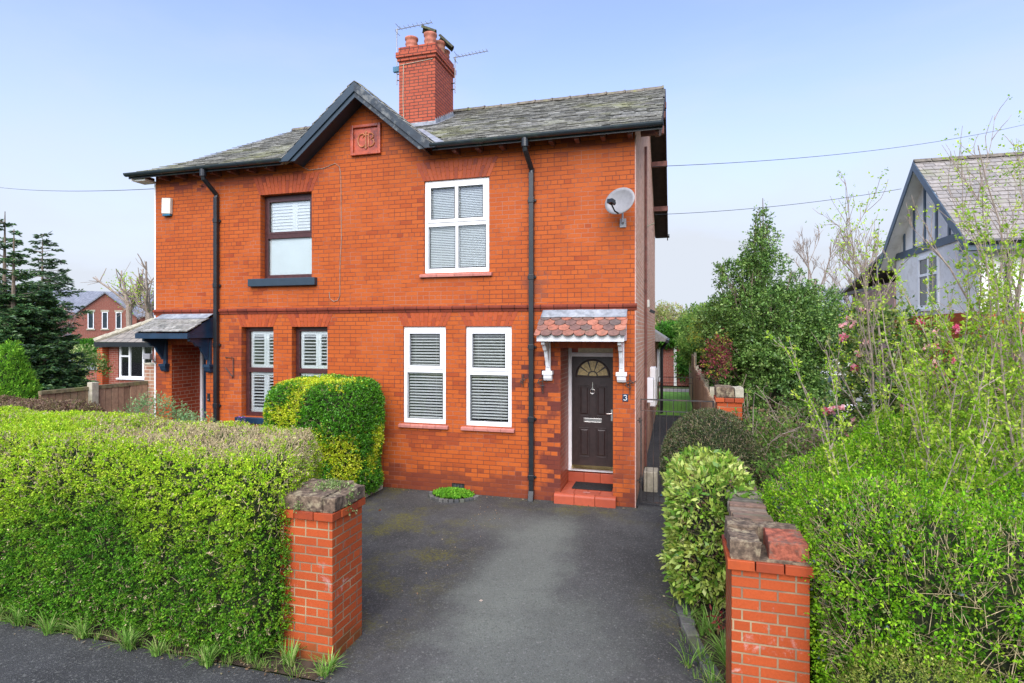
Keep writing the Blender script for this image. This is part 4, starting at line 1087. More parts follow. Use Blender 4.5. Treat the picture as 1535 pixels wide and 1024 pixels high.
# edging setts along the drive
path = [(.36, 4.25), (.26, 4.85), (.10, 5.5), (.02, 6.2), (-.01, 7.0), (0, 8.0), (.01, 9.3)]
def along(path, step):
    P = [Vector((a, b, 0)) for a, b in path]; out = []; i = 0; acc = 0
    for a, b in zip(P[:-1], P[1:]):
        L = (b - a).length; s = acc
        while s < L: out.append((a + (b - a) * s / L, (b - a).normalized())); s += step
        acc = s - L
    return out
ed = MB()
for p, d in along(path, .21):
    n = Vector((d.y, -d.x, 0)); ed.obox(p + n * .04 + Vector((random.uniform(-.012, .012), 0, .005)), d, n, (0, 0, 1), .097 + random.uniform(-.01, .005), .06 + random.uniform(-.01, .012), .055 + random.uniform(-.012, .015))
ed.build('edging_stones', M['setts'], None, 'row of dark stone setts edging the drive beside the right bed', 'edging', bevel=.012)
ke = MB(); ke.box(-5.12, -5.02, 8.1, 9.2, -.05, .10); ke.build('kerb_stone', M['concrete'], None, 'pale kerb stone at the foot of the golden shrub', 'kerb', bevel=.01)
ring = MB(); cxr, cyr = -3.62, 8.86
for k in range(15):
    t = math.pi + math.pi * (k + .5) / 15
    c = Vector((cxr + .42 * math.cos(t), cyr + .29 + .42 * math.sin(t) * .95, .015)); d = Vector((-math.sin(t), math.cos(t), 0)); n = Vector((math.cos(t), math.sin(t), 0))
    ring.obox(c, d, n, (0, 0, 1), .037, .035, .03)
ring.build('drain_surround', M['setts'], None, 'half ring of dark bricks round the weed patch by the house wall', 'edging', bevel=.008)
bl = MB(); bl.box(-.52, -.28, 10.3, 10.7, -.02, .34); bl.build('stone_block', M['concrete'], None, 'grey stone block standing by the side wall behind the gate', 'block', bevel=.02)
for (x, y, s, lab) in ((-.15, 10.1, .06, 'small blue and white litter scrap on the side path'),):
    t = MB(); t.obox((x, y, .012), (1, .2, 0), (-.2, 1, 0), (0, 0, 1), .09, .02, .004); t.build('litter', M['blue'], None, lab, 'litter')

# ------------------------------------------------------------------ metal gates
def metal_gate(x0, x1, y, z0, z1, n, label, nm='metal_gate'):
    g = empty(nm, ((x0 + x1) / 2, y, 0), label, 'gate')
    f = MB(); r = .011
    f.box(x0, x0 + .022, y - .011, y + .011, z0, z1); f.box(x1 - .022, x1, y - .011, y + .011, z0, z1)
    f.box(x0 + .022, x1 - .022, y - .011, y + .011, z1 - .02, z1); f.box(x0 + .022, x1 - .022, y - .011, y + .011, z0, z0 + .02); f.box(x0 + .022, x1 - .022, y - .011, y + .011, z1 - .2, z1 - .185)
    f.build('frame', M['iron'], g)
    b = MB()
    for i in range(1, n):
        X = x0 + (x1 - x0) * i / n; b.tube([(X, y, z0 + .02), (X, y, (z1 - .02) if i % 2 else z1 - .19)], .0055, 6)
    b.build('bars', M['iron'], g)
    h = MB()
    for z in (z0 + .35, z1 - .35): h.tube([(x0 - .05, y, z), (x0 + .03, y, z)], .014, 6); h.tube([(x0 - .01, y, z - .04), (x0 - .01, y, z + .04)], .016, 6)
    h.build('hinge', M['iron'], g); return g
metal_gate(-.53, .60, 9.48, .04, 1.72, 11, 'thin black metal gate across the side path beside the house corner')
metal_gate(-.5, .58, 19.2, .04, 1.35, 9, 'far black metal gate in front of the back lawn')

# ------------------------------------------------------------------ fences
fr = empty('wooden_fence', (.66, 15, 0), 'tall close-boarded wooden fence along the right of the side path', 'fence')
b = MB(); y = 9.9
while y < 27:
    top = 1.58 + (.0 if y < 20 else .35) + .06 * math.sin((y % 1.9) / 1.9 * math.pi)
    o = .0 if int(y / .12) % 2 else .012
    b.box(.64 + o, .66 + o, y, y + .125, .05, top); y += .12
b.build('fence_boards', M['fence_pale'], fr)
for y in np.arange(9.95, 27, 1.9): MB().box(.672, .76, y, y + .09, 0, 1.72 + (.35 if y > 20 else 0)).build('fence_post', M['concrete'], fr)
r_ = MB(); r_.box(.675, .70, 9.9, 27, .4, .48); r_.box(.675, .70, 9.9, 27, 1.3, 1.38); r_.build('fence_rail', M['fence_pale'], fr)

lf = empty('wooden_fence', (-10.55, 8, 0), 'dark brown boarded fence with a concrete post left of the house', 'fence')
b = MB(); y = 7.25
while y < 9.3:
    b.box(-10.575, -10.54 + random.choice((0, .012, .02)), y, y + .118, .05, 1.72); y += .13
b.build('fence_boards', M['fence'], lf)
c = MB(); c.box(-10.59, -10.51, 7.25, 8.08, 1.72, 1.78); c.box(-10.59, -10.51, 8.22, 9.32, 1.72, 1.79); c.build('fence_capping', plain('mossy_fence_capping', (.18, .15, .08), .9, .4, 12, .4, dirt=(.2, .22, .06)), lf)
for y in (8.15,): MB().box(-10.56, -10.44, y - .07, y + .07, 0, 1.86).build('fence_post', M['concrete'], lf, bevel=.012)
bp = empty('brick_post', (-10.48, 9.42, 0), 'narrow brick post where the left fence meets the house', 'post')
MB().box(-10.62, -10.33, 9.33, 9.60, 0, 2.12).build('shaft', brick('pale_post_brick', (.42, .24, .15), (.36, .18, .11), (.22, .09, .06), (.40, .34, .26), (.5, .42, .34), ms=.01, rough=.8), bp, bevel=.005)
MB().box(-10.63, -10.32, 9.32, 9.61, 2.122, 2.16).build('cap', M['concrete'], bp, bevel=.005)
fl2 = MB(); fl2.box(-10.42, -10.24, 9.12, 9.2, 2.25, 2.36); fo = fl2.build('floodlight', M['dish'], house, 'small grey floodlight under the navy canopy', bevel=.01)
MB().tube([(-10.3, 9.2, 2.28), (-10.26, 9.3, 2.15)], .015, 6).build('lamp_arm', M['dish'], fo)

# ------------------------------------------------------------------ foliage makers
def hedge_cloud(T, dens, per, L, W, palette, out, mat, parent, name='foliage', zone=None, spread=.8, up=.3, jit=.14, off=-.02, w=None, colmask=None):
    tri = np.concatenate([T[:, [0, 1, 2]], T[:, [0, 2, 3]]], 0) if T.shape[1] == 4 else T
    area = .5 * np.linalg.norm(np.cross(tri[:, 1] - tri[:, 0], tri[:, 2] - tri[:, 0]), axis=1).sum()
    n = int(area * dens * 1.0)
    P, N = sample(T, n)
    if zone is not None:
        k = RNG.random(n) < zone(P, N); P, N = P[k], N[k]; n = len(P)
    P = P + N * off
    b, ax, si = sprigs(P, N, per, L, W, out, spread, up)
    Ls = L * RNG.uniform(.65, 1.2, len(b)); 
    co = leaf_verts(b, ax, Ls, Ls * (W / L) * RNG.uniform(.8, 1.2, len(b)))
    if colmask is None:
        tint = pick(palette, n, jit, w)[si]
    else: tint = colmask(P, N)[si]
    tint = np.clip(tint * (1 + RNG.normal(size=(len(b), 1)) * .12), .003, .95)
    return fast_mesh(name, co, 4, mat, parent, tint)

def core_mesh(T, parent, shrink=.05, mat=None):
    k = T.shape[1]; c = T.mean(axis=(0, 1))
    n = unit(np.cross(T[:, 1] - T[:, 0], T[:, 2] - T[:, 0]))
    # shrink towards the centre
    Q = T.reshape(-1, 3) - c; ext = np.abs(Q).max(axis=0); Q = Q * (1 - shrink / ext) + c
    return fast_mesh('dark_core', Q, k, mat or M['core'], parent)  # solid dark shell standing in for the shade inside the foliage

def surface_twigs(T, n, L, r, parent, mat, zone=None, name='twigs', up=.6, off=0.0):
    P, N = sample(T, n)
    if zone is not None:
        k = RNG.random(n) < zone(P, N); P, N = P[k], N[k]
    d = unit(N * .7 + RNG.normal(size=P.shape) * .55 + np.array([0, 0, up])); Ln = L * RNG.uniform(.4, 1.3, (len(P), 1))
    a = P - d * Ln * .6 + N * off; b = P + d * Ln * .4 + N * off
    return fast_mesh(name, stick_faces(a, b, r, r * .5, 3), 4, mat, parent)

def blades(name, centers, n, L, w, palette, parent=None, lean=.7, mat=None, **tags):
    C = np.repeat(np.array(centers), n, axis=0); N = len(C)
    az = RNG.uniform(0, 2 * math.pi, N); out = np.stack([np.cos(az), np.sin(az), np.zeros(N)], 1)
    side = np.stack([-np.sin(az), np.cos(az), np.zeros(N)], 1)
    LL = L * RNG.uniform(.55, 1.15, N); le = lean * RNG.uniform(.3, 1.3, N)
    base = C + out * RNG.uniform(0, .035, (N, 1)); quads = []; prev = None
    S = 6
    for k in range(S + 1):
        t = k / S
        h = LL * (t - .45 * le * t * t * 1.2); d = LL * le * (t ** 1.7)
        p = base + out * d[:, None] + np.array([0, 0, 1.]) * h[:, None]
        p[:, 2] = np.maximum(p[:, 2], .012)
        ww = w * (1 - t) ** .6 * (.6 + .4 * min(1, t * 5)) if k < S else 0.0004
        row = (p - side * ww / 2, p + side * ww / 2)
        if prev is not None: quads.append(np.stack([prev[0], prev[1], row[1], row[0]], 1))
        prev = row
    co = np.concatenate(quads, 0).reshape(-1, 3)
    tint = np.tile(pick(palette, N, .15), (S, 1))
    return fast_mesh(name, co, 4, mat or M['leaf'], parent, tint, **tags)

G_MID = [(.055, .19, .010), (.085, .25, .014), (.12, .32, .02), (.035, .11, .010), (.17, .36, .03)]
G_YEL = [(.34, .54, .02), (.44, .62, .03), (.26, .46, .02), (.52, .66, .06)]
G_BRI = [(.15, .37, .012), (.23, .46, .018), (.32, .53, .03), (.09, .24, .010)]
BRN = [(.50, .42, .24), (.58, .50, .30), (.40, .33, .18)]

# ------------------------------------------------------------------ left privet hedge
lh_ = empty('hedge', (-6.5, 4.9, 0), 'long clipped green privet hedge with bare brown patches on top, left of the gate pillar', 'hedge')
T = rounded_box(-11.6, -3.22, 3.99, 5.75, 0, 1.66, .30, .12, .05, 1.3, 3)
f = T.reshape(-1, 3); f[:, 2] += np.clip(-3.4 - f[:, 0], 0, 3) * .03 * (f[:, 2] / 1.7) ** 2; f[:, 1] += -(1 - f[:, 2] / 1.7) * .04 * (f[:, 1] < 4.9)
f[:, 0] -= np.clip(f[:, 1] - 4.35, 0, 2) * .5 * np.clip(f[:, 0] + 4.3, 0, 1); T = f.reshape(-1, 4, 3); T = T[T[:, :, 0].mean(1) < 0]
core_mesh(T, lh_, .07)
def brownz(P):   # 0..1 how bare the top is
    q = np.exp(-(((P[:, 0] + 4.8) / 1.35) ** 2 + ((P[:, 1] - 5.0) / .7) ** 2)); nzv = fbm(P[::1], 1.6, 9)
    return np.clip(q * 1.25 + nzv * .55, 0, 1) * np.clip((P[:, 2] - 1.2) / .3, 0, 1)
def hz(P, N):
    g = fbm(P, 7.0, 2)
    return np.clip(1.0 - 1.0 * brownz(P) + g * 1.4, .04, 1)
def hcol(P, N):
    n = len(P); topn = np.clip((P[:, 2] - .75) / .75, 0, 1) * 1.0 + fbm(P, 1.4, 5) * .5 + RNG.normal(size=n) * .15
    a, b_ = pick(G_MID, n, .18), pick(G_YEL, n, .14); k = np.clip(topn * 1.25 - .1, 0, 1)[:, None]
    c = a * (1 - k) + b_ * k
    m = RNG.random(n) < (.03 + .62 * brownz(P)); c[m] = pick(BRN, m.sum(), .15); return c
vis = lambda P, N: (P[:, 0] > -9.8) & ((P[:, 1] < 5.5) | (P[:, 2] > 1.2))
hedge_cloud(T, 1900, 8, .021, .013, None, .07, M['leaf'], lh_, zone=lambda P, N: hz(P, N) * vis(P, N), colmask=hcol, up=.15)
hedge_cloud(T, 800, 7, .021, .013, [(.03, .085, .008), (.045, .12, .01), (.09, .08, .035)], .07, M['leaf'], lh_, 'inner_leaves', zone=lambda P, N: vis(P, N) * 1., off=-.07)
surface_twigs(T, 60000, .09, .0026, lh_, M['twig'], zone=lambda P, N: np.clip(.08 + 2.2 * brownz(P), 0, 1) * vis(P, N), name='twigs', up=.9)
brh = empty('hedge', (-10.5, 6.7, 0), 'brown leafed hedge behind the far left end of the privet', 'hedge')
T2 = rounded_box(-14, -8.9, 6.3, 7.2, 0, 1.62, .25, .2, .07, 2, 8)
core_mesh(T2, brh, .08); hedge_cloud(T2, 700, 7, .035, .022, [(.20, .13, .09), (.28, .19, .13), (.15, .10, .06), (.22, .20, .08)], .1, M['leaf'], brh)
surface_twigs(T2, 3500, .14, .003, brh, M['twig'])
gy = empty('shrub', (-6.85, 6.3, 0), 'small grey green shrub showing above the back of the privet hedge', 'shrub')
for i, (c, r) in enumerate((((-6.95, 6.25, 1.3), (.5, .3, .5)), ((-6.0, 6.0, 1.15), (.45, .25, .5)))):
    Tb = blob(c, r, 3, .2, 2, i); hedge_cloud(Tb, 420, 6, .04, .014, [(.20, .33, .14), (.26, .40, .18), (.14, .26, .09)], .16, M['leaf'], gy, 'foliage')
MB().tube([(-6.9, 6.3, 0), (-6.9, 6.25, 1.1)], .03, 6).build('stem', M['bark'], gy)

# ------------------------------------------------------------------ golden shrub on the wall
gs = empty('shrub', (-5.6, 8.5, 0), 'clipped golden and green evergreen shrub against the house wall', 'shrub')
TA = rounded_box(-6.60, -4.88, 7.85, 9.15, .85, 1.98, .36, .12, .07, 1.8, 4); TB = rounded_box(-6.35, -4.92, 7.95, 9.1, 0, 1.25, .28, .12, .09, 2.2, 6)
TS = np.concatenate([TA, TB]); core_mesh(TA, gs, .08); core_mesh(TB, gs, .08)
def gcol(P, N):
    n = len(P); q = fbm(P, 2.2, 21) * 1.5 + np.clip((-5.45 - P[:, 0]) * .9, -.5, .6) * (P[:, 2] > 1.1) + (P[:, 2] < 1.2) * .25 + RNG.normal(size=n) * .25
    a, b_ = pick([(.07, .25, .015), (.12, .34, .02), (.05, .17, .012)], n, .18), pick([(.50, .58, .02), (.62, .66, .05), (.36, .50, .02)], n, .14)
    return np.where((q > .35)[:, None], b_, a)
hedge_cloud(TS, 1500, 8, .030, .018, None, .07, M['gloss'], gs, colmask=gcol, zone=lambda P, N: np.clip(1.1 + fbm(P, 6, 4), .1, 1))
surface_twigs(TS, 2500, .10, .003, gs, M['twig'])

# ------------------------------------------------------------------ laurel and round bush
la = empty('laurel_bush', (.3, 6.6, 0), 'variegated laurel bush with large yellow green leaves beside the low wall', 'bush')
TL = rounded_box(.04, .67, 5.85, 7.35, .12, 1.31, .2, .1, .07, 2.5, 14); core_mesh(TL, la, .09)
hedge_cloud(TL, 420, 6, .078, .032, [(.16, .30, .03), (.28, .40, .07), (.40, .47, .12), (.10, .22, .025), (.33, .42, .07)], .12, M['gloss'], la, spread=.7, up=.1, jit=.1)
hedge_cloud(TL, 120, 5, .05, .02, [(.24, .13, .07), (.14, .07, .05), (.4, .42, .15)], .04, M['gloss'], la, 'old_leaves')
surface_twigs(TL, 900, .15, .004, la, M['bark'])
rb = empty('round_bush', (.48, 8.15, 0), 'dark dome shaped clipped bush in front of the metal gate', 'bush')
TR = blob((.47, 8.15, .92), (.63, .62, .84), 4, .06, 2, 3); core_mesh(TR, rb, .07)
hedge_cloud(TR, 2600, 6, .022, .010, [(.045, .075, .02), (.07, .11, .03), (.03, .05, .015), (.13, .15, .06), (.16, .12, .08)], .05, M['gloss'], rb)
surface_twigs(TR, 3000, .08, .002, rb, M['twig'])

# ------------------------------------------------------------------ right hand hedge (dense part)
rh = empty('hedge', (2.4, 5.2, 0), 'big overgrown bright green privet hedge right of the broken gate pillar', 'hedge')
T = rounded_box(.98, 5.0, 3.75, 7.6, 0, 1.62, .42, .13, .10, 1.1, 33)
f = T.reshape(-1, 3); f[:, 2] += np.clip(f[:, 1] - 4.3, 0, 2) * .10 * (f[:, 2] > .8)
f[:, 2] -= np.clip(2.1 - f[:, 0], 0, 1.1) * .5 * np.clip(f[:, 1] - 4.7, 0, 1) * np.clip(f[:, 2] - .6, 0, 1); hump = np.exp(-(((f[:, 0] - 1.3) / .5) ** 2 + ((f[:, 1] - 5.9) / .8) ** 2)); f[:, 0] -= hump * .32 * (f[:, 2] > .7); f[:, 0] += np.clip(f[:, 1] - 5.9, 0, 2) * .6 * np.clip((2.2 - f[:, 0]) / 1.2, 0, 1)
T = f.reshape(-1, 4, 3)
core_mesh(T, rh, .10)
def rcol(P, N):
    n = len(P); c = pick(G_BRI, n, .17); m = RNG.random(n) < .05; c[m] = pick([(.10, .13, .14), (.3, .36, .12), (.2, .15, .1)], m.sum()); return c
rvis = lambda P, N: (P[:, 0] < 4.6) & (P[:, 0] < .62 * P[:, 1] + .1)
hedge_cloud(T, 1600, 8, .024, .013, None, .14, M['leaf'], rh, colmask=rcol, zone=lambda P, N: np.clip(.72 + fbm(P, 4.5, 7) * 2.0 - .05 * np.clip(P[:, 0] - 1.6, 0, 1), .12, 1) * rvis(P, N), up=.45, spread=.7)
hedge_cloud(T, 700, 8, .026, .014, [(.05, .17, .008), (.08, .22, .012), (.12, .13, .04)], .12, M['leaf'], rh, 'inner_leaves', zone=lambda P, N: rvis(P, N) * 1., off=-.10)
surface_twigs(T, 22000, .16, .0022, rh, M['twig'], zone=lambda P, N: rvis(P, N) * 1., up=.8)
yp = empty('golden_privet', (1.25, 3.62, 0), 'small leaved yellow green bush at the foot of the right pillar', 'bush')
Ty = rounded_box(.98, 1.75, 3.5, 4.1, 0, .92, .25, .1, .08, 2.5, 17); core_mesh(Ty, yp, .08)
hedge_cloud(Ty, 3200, 7, .015, .008, [(.30, .36, .06), (.20, .28, .04), (.38, .40, .10), (.14, .20, .04)], .07, M['leaf'], yp, up=.6)

# ------------------------------------------------------------------ tall leafy shoots above the right hedge
def curve_pts(p, d, L, n, wob, grav):
    P = [np.array(p, float)]; d = np.array(d, float); d /= np.linalg.norm(d)
    for i in range(n):
        d = d + RNG.normal(size=3) * wob + np.array([0, 0, grav]); d /= np.linalg.norm(d); P.append(P[-1] + d * L / n)
    return np.array(P), d
def shoots(name, starts, Lr, r0, mat, label, cat, leafd=None, palette=None, parent=None, twn=5, twl=.35, lsize=(.032, .017), wob=.07, grav=.03, tilt=.35, group=None, leafz=None, twwob=.1, sub=0):
    e = parent or empty(name, tuple(np.array(starts).mean(0) * np.array([1, 1, 0])), label, cat, group)
    A, B, R0, R1 = [], [], [], []; lp, ld = [], []
    def add(P, ra, rb_):
        n = len(P) - 1; rr = np.linspace(ra, rb_, n + 1); A.append(P[:-1]); B.append(P[1:]); R0.append(rr[:-1]); R1.append(rr[1:])
    for s in starts:
        L = RNG.uniform(*Lr); d = np.array([RNG.normal() * tilt, RNG.normal() * tilt, 1.]); P, _ = curve_pts(s, d, L, 10, wob, grav); add(P, r0 * RNG.uniform(.6, 1.2), r0 * .25)
        stack = []
        for k in range(twn):
            t = RNG.uniform(.25, .97); i = int(t * 10); q = P[i] + (P[min(i + 1, 10)] - P[i]) * (t * 10 - i)
            td = unit(P[min(i + 1, 10)] - P[i] + 1e-6) + RNG.normal(size=3) * .55; Q, _ = curve_pts(q, td, twl * L * .5 * RNG.uniform(.4, 1.1) * (1.2 - t * .6), 5, twwob, .06); add(Q, r0 * .4, r0 * .15)
            stack.append(Q)
            for _k in range(sub):
                j = RNG.integers(1, 5); S2, _ = curve_pts(Q[j], unit(Q[j] - Q[j - 1]) + RNG.normal(size=3) * .6, .3 * RNG.uniform(.4, 1.2), 3, .12, .05); add(S2, r0 * .2, r0 * .1); stack.append(S2)
        if leafd:
            for Q in [P[3:]] + stack:
                ln = np.linalg.norm(Q[1:] - Q[:-1], axis=1).sum(); m = max(1, int(ln * leafd)); t = RNG.random(m) * (len(Q) - 1.001); i = t.astype(int); fr_ = (t - i)[:, None]
                lp.append(Q[i] * (1 - fr_) + Q[i + 1] * fr_); ld.append(unit(Q[i + 1] - Q[i]))
    A, B, R0, R1 = map(np.concatenate, (A, B, R0, R1))
    fast_mesh('stems', stick_faces(A, B, R0, R1, 4), 4, mat, e)
    if leafd:
        P = np.concatenate(lp); D = np.concatenate(ld)
        if leafz is not None: k = RNG.random(len(P)) < leafz(P); P, D = P[k], D[k]
        per = 5; b_, ax, si = sprigs(P, D, per, lsize[0], lsize[1], .03, .75, .1)
        Ls = lsize[0] * RNG.uniform(.6, 1.2, len(b_)); co = leaf_verts(b_, ax, Ls, Ls * lsize[1] / lsize[0])
        fast_mesh('leaves', co, 4, M['leaf'], e, pick(palette, len(P), .15)[si])
    return e
st = [(RNG.uniform(1.25, 4.3), RNG.uniform(4.5, 7.6), .9) for _ in range(240)]
st = [s for s in st if s[0] < .62 * s[1] + .2 and s[0] > 1.15 + max(0, (5.6 - s[1])) * .35 and s[0] > .262 * s[1] + .22 * (s[1] > 5.6)]
shoots('tall_shoots', st, (.7, 2.2), .0085, M['bark_pale'], '', '', 36, [(.27, .46, .03), (.37, .54, .05), (.20, .38, .02), (.45, .56, .08)], parent=rh, twn=7, tilt=.26, leafz=lambda P: np.clip(1.1 - (P[:, 2] - 1.7) * .65 + np.clip(P[:, 0] - 2.0, 0, 1) * .35, .08, 1))
st = [(RNG.uniform(2.0, 4.1), RNG.uniform(4.9, 7.4), 1.0) for _ in range(100)]
st = [s for s in st if s[0] > .37 * s[1]]
shoots('tall_shoots', st, (2.0, 3.1), .009, M['bark_pale'], '', '', 25, [(.26, .44, .03), (.36, .52, .05), (.19, .36, .02), (.44, .54, .09)], parent=rh, twn=8, tilt=.10, leafz=lambda P: np.clip(1.2 - (P[:, 2] - 2.6) * .5, .15, 1))
ys = empty('sycamore_seedling', (1.85, 4.6, 1.2), 'pale yellow broad leaved sprig growing out of the right hedge', 'sprig')
P = np.array([(1.80, 4.55, 1.62), (1.78, 4.5, 1.58), (1.83, 4.5, 1.53), (1.76, 4.52, 1.50), (1.81, 4.48, 1.46), (1.86, 4.5, 1.63), (1.74, 4.5, 1.63)])
P = np.repeat(P, 2, 0) + RNG.normal(size=(14, 3)) * .015
fast_mesh('leaves', leaf_verts(P, unit(RNG.normal(size=P.shape) + np.array([0, -.6, .1])), .085, .06), 4, M['leaf'], ys, pick([(.5, .58, .12), (.42, .55, .08)], 14, .08))
MB().tube([(1.81, 4.6, 1.2), (1.80, 4.54, 1.64)], .005, 5).build('stem', M['bark_pale'], ys)

# bare young trees over the right hedge
def tree(name, base, H, r, label, cat='tree', mat=None, group=None, depth=4, spread=.45, nch=4, first=.25, leafs=None, lean=(0, 0), upw=.12, minr=.004, sides=5, wob=.08, kids=(3, 6), zmax=None):
    e = empty(name, (base[0], base[1], 0), label, cat, group); mat = mat or M['bark']
    A, B, R0, R1, tips = [], [], [], [], []
    def br(p, d, L, rr, k):
        n = 6 if k == 0 else 4
        P, dd = curve_pts(p, d, L, n, wob * (1 + k * .35), upw * .5); rs = np.linspace(rr, rr * .45, n + 1)
        A.append(P[:-1]); B.append(P[1:]); R0.append(rs[:-1]); R1.append(rs[1:])
        if k >= depth - 1: tips.append(P); return
        m = RNG.integers(kids[0], kids[1]) + (2 if k == 0 else 0)
        for j in range(m):
            t = first + (1 - first) * (j + RNG.random()) / m if k == 0 else RNG.uniform(.25, 1.0)
            i = min(int(t * n), n - 1); q = P[i] + (P[i + 1] - P[i]) * (t * n - i)
            ax = unit(P[i + 1] - P[i]); side = unit(np.cross(ax, RNG.normal(size=3)))
            nd_ = ax * math.cos(spread) + side * math.sin(spread) * RNG.uniform(.7, 1.4) + np.array([0, 0, upw])
            br(q, nd_, L * RNG.uniform(.38, .62) * (1.15 - .35 * t), max(rr * (1 - .5 * t) * .55, minr), k + 1)
    br((base[0], base[1], base[2] if len(base) > 2 else 0), (lean[0], lean[1], 1), H, r, 0)
    A, B, R0, R1 = map(np.concatenate, (A, B, R0, R1))
    if zmax:
        o_ = np.array([base[0], base[1], base[2] if len(base) > 2 else 0]); k_ = (zmax - o_[2]) / (B[:, 2].max() - o_[2]); sc_ = np.array([max(k_, .75), max(k_, .75), k_]); A, B = o_ + (A - o_) * sc_, o_ + (B - o_) * sc_; tips = [o_ + (q - o_) * sc_ for q in tips]
    t0 = 6
    fast_mesh('trunk', stick_faces(A[:t0], B[:t0], R0[:t0], R1[:t0], 8), 4, mat, e)
    fast_mesh('branches', stick_faces(A[t0:], B[t0:], R0[t0:], R1[t0:], sides if sides < 5 else 4), 4, mat, e)
    if leafs:
        n, per, L, W, pal, m_ = leafs; Q = np.concatenate(tips); Q = Q[RNG.integers(0, len(Q), n)] + RNG.normal(size=(n, 3)) * L * 2
        b_, ax, si = sprigs(Q, unit(RNG.normal(size=Q.shape)), per, L, W, L * 1.5, .9, .2); Ls = L * RNG.uniform(.6, 1.2, len(b_))
        fast_mesh('leaves', leaf_verts(b_, ax, Ls, Ls * W / L), 4, m_, e, pick(pal, n, .15)[si])
    return e
for (x, y, H, r, ln, zm, lab) in ((3.05, 6.9, 4.3, .036, (.14, .04), 5.25, 'slender bare tree with pale twigs rising highest at the right edge'),
        (3.5, 7.2, 3.6, .032, (.0, 0), 4.9, 'bare sapling in front of the neighbouring white gable'),
        (2.75, 8.6, 3.2, .022, (.02, .02), 4.6, 'thin bare sapling left of the neighbouring house roof'),
        (2.45, 8.3, 3.0, .018, (.03, .02), 4.7, 'grey stemmed sapling over the pink camellia')):
    tree('bare_sapling', (x, y, .4), H - .4, r, lab, 'sapling', M['bark_pale'], 'bare saplings behind the right hedge', depth=4, spread=.42, first=.2, lean=ln, upw=.2, minr=.004, kids=(3, 5), zmax=zm,
         leafs=(260, 4, .03, .018, G_YEL, M['leaf']))

# ------------------------------------------------------------------ volume bushes and trees
def volume(e, blobs, n, per, L, W, pal, mat, name='foliage', ns=1.2, thr=-.1, shell=.55, spread=1.0, seed=0, jit=.16, zmin=.05, up=.1, colf=None):
    V = np.array([r[0] * r[1] * r[2] for c, r in blobs]) ** .8; k = RNG.choice(len(blobs), n * 2, p=V / V.sum())
    C = np.array([c for c, r in blobs])[k]; Rr = np.array([r for c, r in blobs])[k]
    d = unit(RNG.normal(size=(n * 2, 3))); rad = shell + (1 - shell) * RNG.random(n * 2) ** .6
    rad *= 1 + fbm(d * 1.0 + C, 2.2, seed) * .28
    P = C + d * Rr * rad[:, None]
    g = fbm(P, ns, seed + 3) + .6 * fbm(P, ns * 2.6, seed + 4)
    keep = (g > thr) & (P[:, 2] > zmin); P, d, g = P[keep][:n], d[keep][:n], g[keep][:n]
    b_, ax, si = sprigs(P, d, per, L, W, L * 2.2, spread, up); Ls = L * RNG.uniform(.6, 1.25, len(b_))
    t = pick(pal, len(P), jit) if colf is None else colf(P)
    return fast_mesh(name, leaf_verts(b_, ax, Ls, Ls * W / L), 4, mat, e, t[si])
def limbs(e, base, tips, r, mat, name='trunk', n=7, wob=.06, trunkh=.0):
    A, B, R0, R1 = [], [], [], []
    b0 = np.array(base, float)
    for tp in tips:
        tp = np.array(tp, float); t = np.linspace(0, 1, n + 1)[:, None]
        mid = b0 + np.array([0, 0, max(trunkh, (tp - b0)[2] * .5)])
        P = (1 - t) ** 2 * b0 + 2 * t * (1 - t) * mid + t ** 2 * tp; P[1:-1] += RNG.normal(size=(n - 1, 3)) * wob
        rr = np.linspace(r, r * .12, n + 1); A.append(P[:-1]); B.append(P[1:]); R0.append(rr[:-1]); R1.append(rr[1:])
    A, B, R0, R1 = map(np.concatenate, (A, B, R0, R1))
    return fast_mesh(name, stick_faces(A, B, R0, R1, 6), 4, mat, e)

ho = empty('holly_tree', (2.0, 14.5, 0), 'tall broad dark green holly tree beyond the side fence', 'tree')
HB = [((2.1, 14.3, 1.6), (1.3, 1.4, 1.3)), ((2.3, 14.8, 2.6), (1.6, 1.5, 1.2)), ((1.7, 14.3, 3.0), (1.1, 1.2, .95)), ((2.0, 14.5, 3.9), (.75, .8, .8)), ((2.95, 14.5, 2.9), (.9, 1, .95)), ((1.95, 14.5, 4.7), (.45, .5, .5)), ((1.05, 14.2, 2.75), (.4, .5, .45)), ((2.0, 14.5, 5.35), (.16, .16, .4)), ((1.3, 14.3, 4.1), (.4, .4, .35)), ((2.7, 14.5, 3.8), (.5, .5, .4)), ((3.2, 14.6, 1.9), (.7, .9, .9))]
volume(ho, HB, 21000, 6, .065, .034, [(.09, .18, .04), (.13, .25, .05), (.055, .12, .03), (.20, .32, .08), (.15, .28, .06)], M['gloss'], ns=1.9, thr=-.06, shell=.3, seed=5)
tips = []
for c, r in HB:
    for _ in range(6): tips.append(np.array(c) + unit(RNG.normal(size=3)) * np.array(r) * RNG.uniform(.7, 1.1))
limbs(ho, (2.0, 14.5, 0), [(2.0, 14.5, 5.95)] + tips, .07, M['bark'], wob=.07); limbs(ho, (2.0, 14.5, 0), [(2.0, 14.5, 3)], .085, M['bark'], 'stem')
DK = [((1.9, 14.9, 1.5), (1.0, .7, 1.2))]
core_mesh(blob((1.95, 14.9, 1.5), (1.1, .6, 1.35), 3, .2, 1, 4), ho, .01)

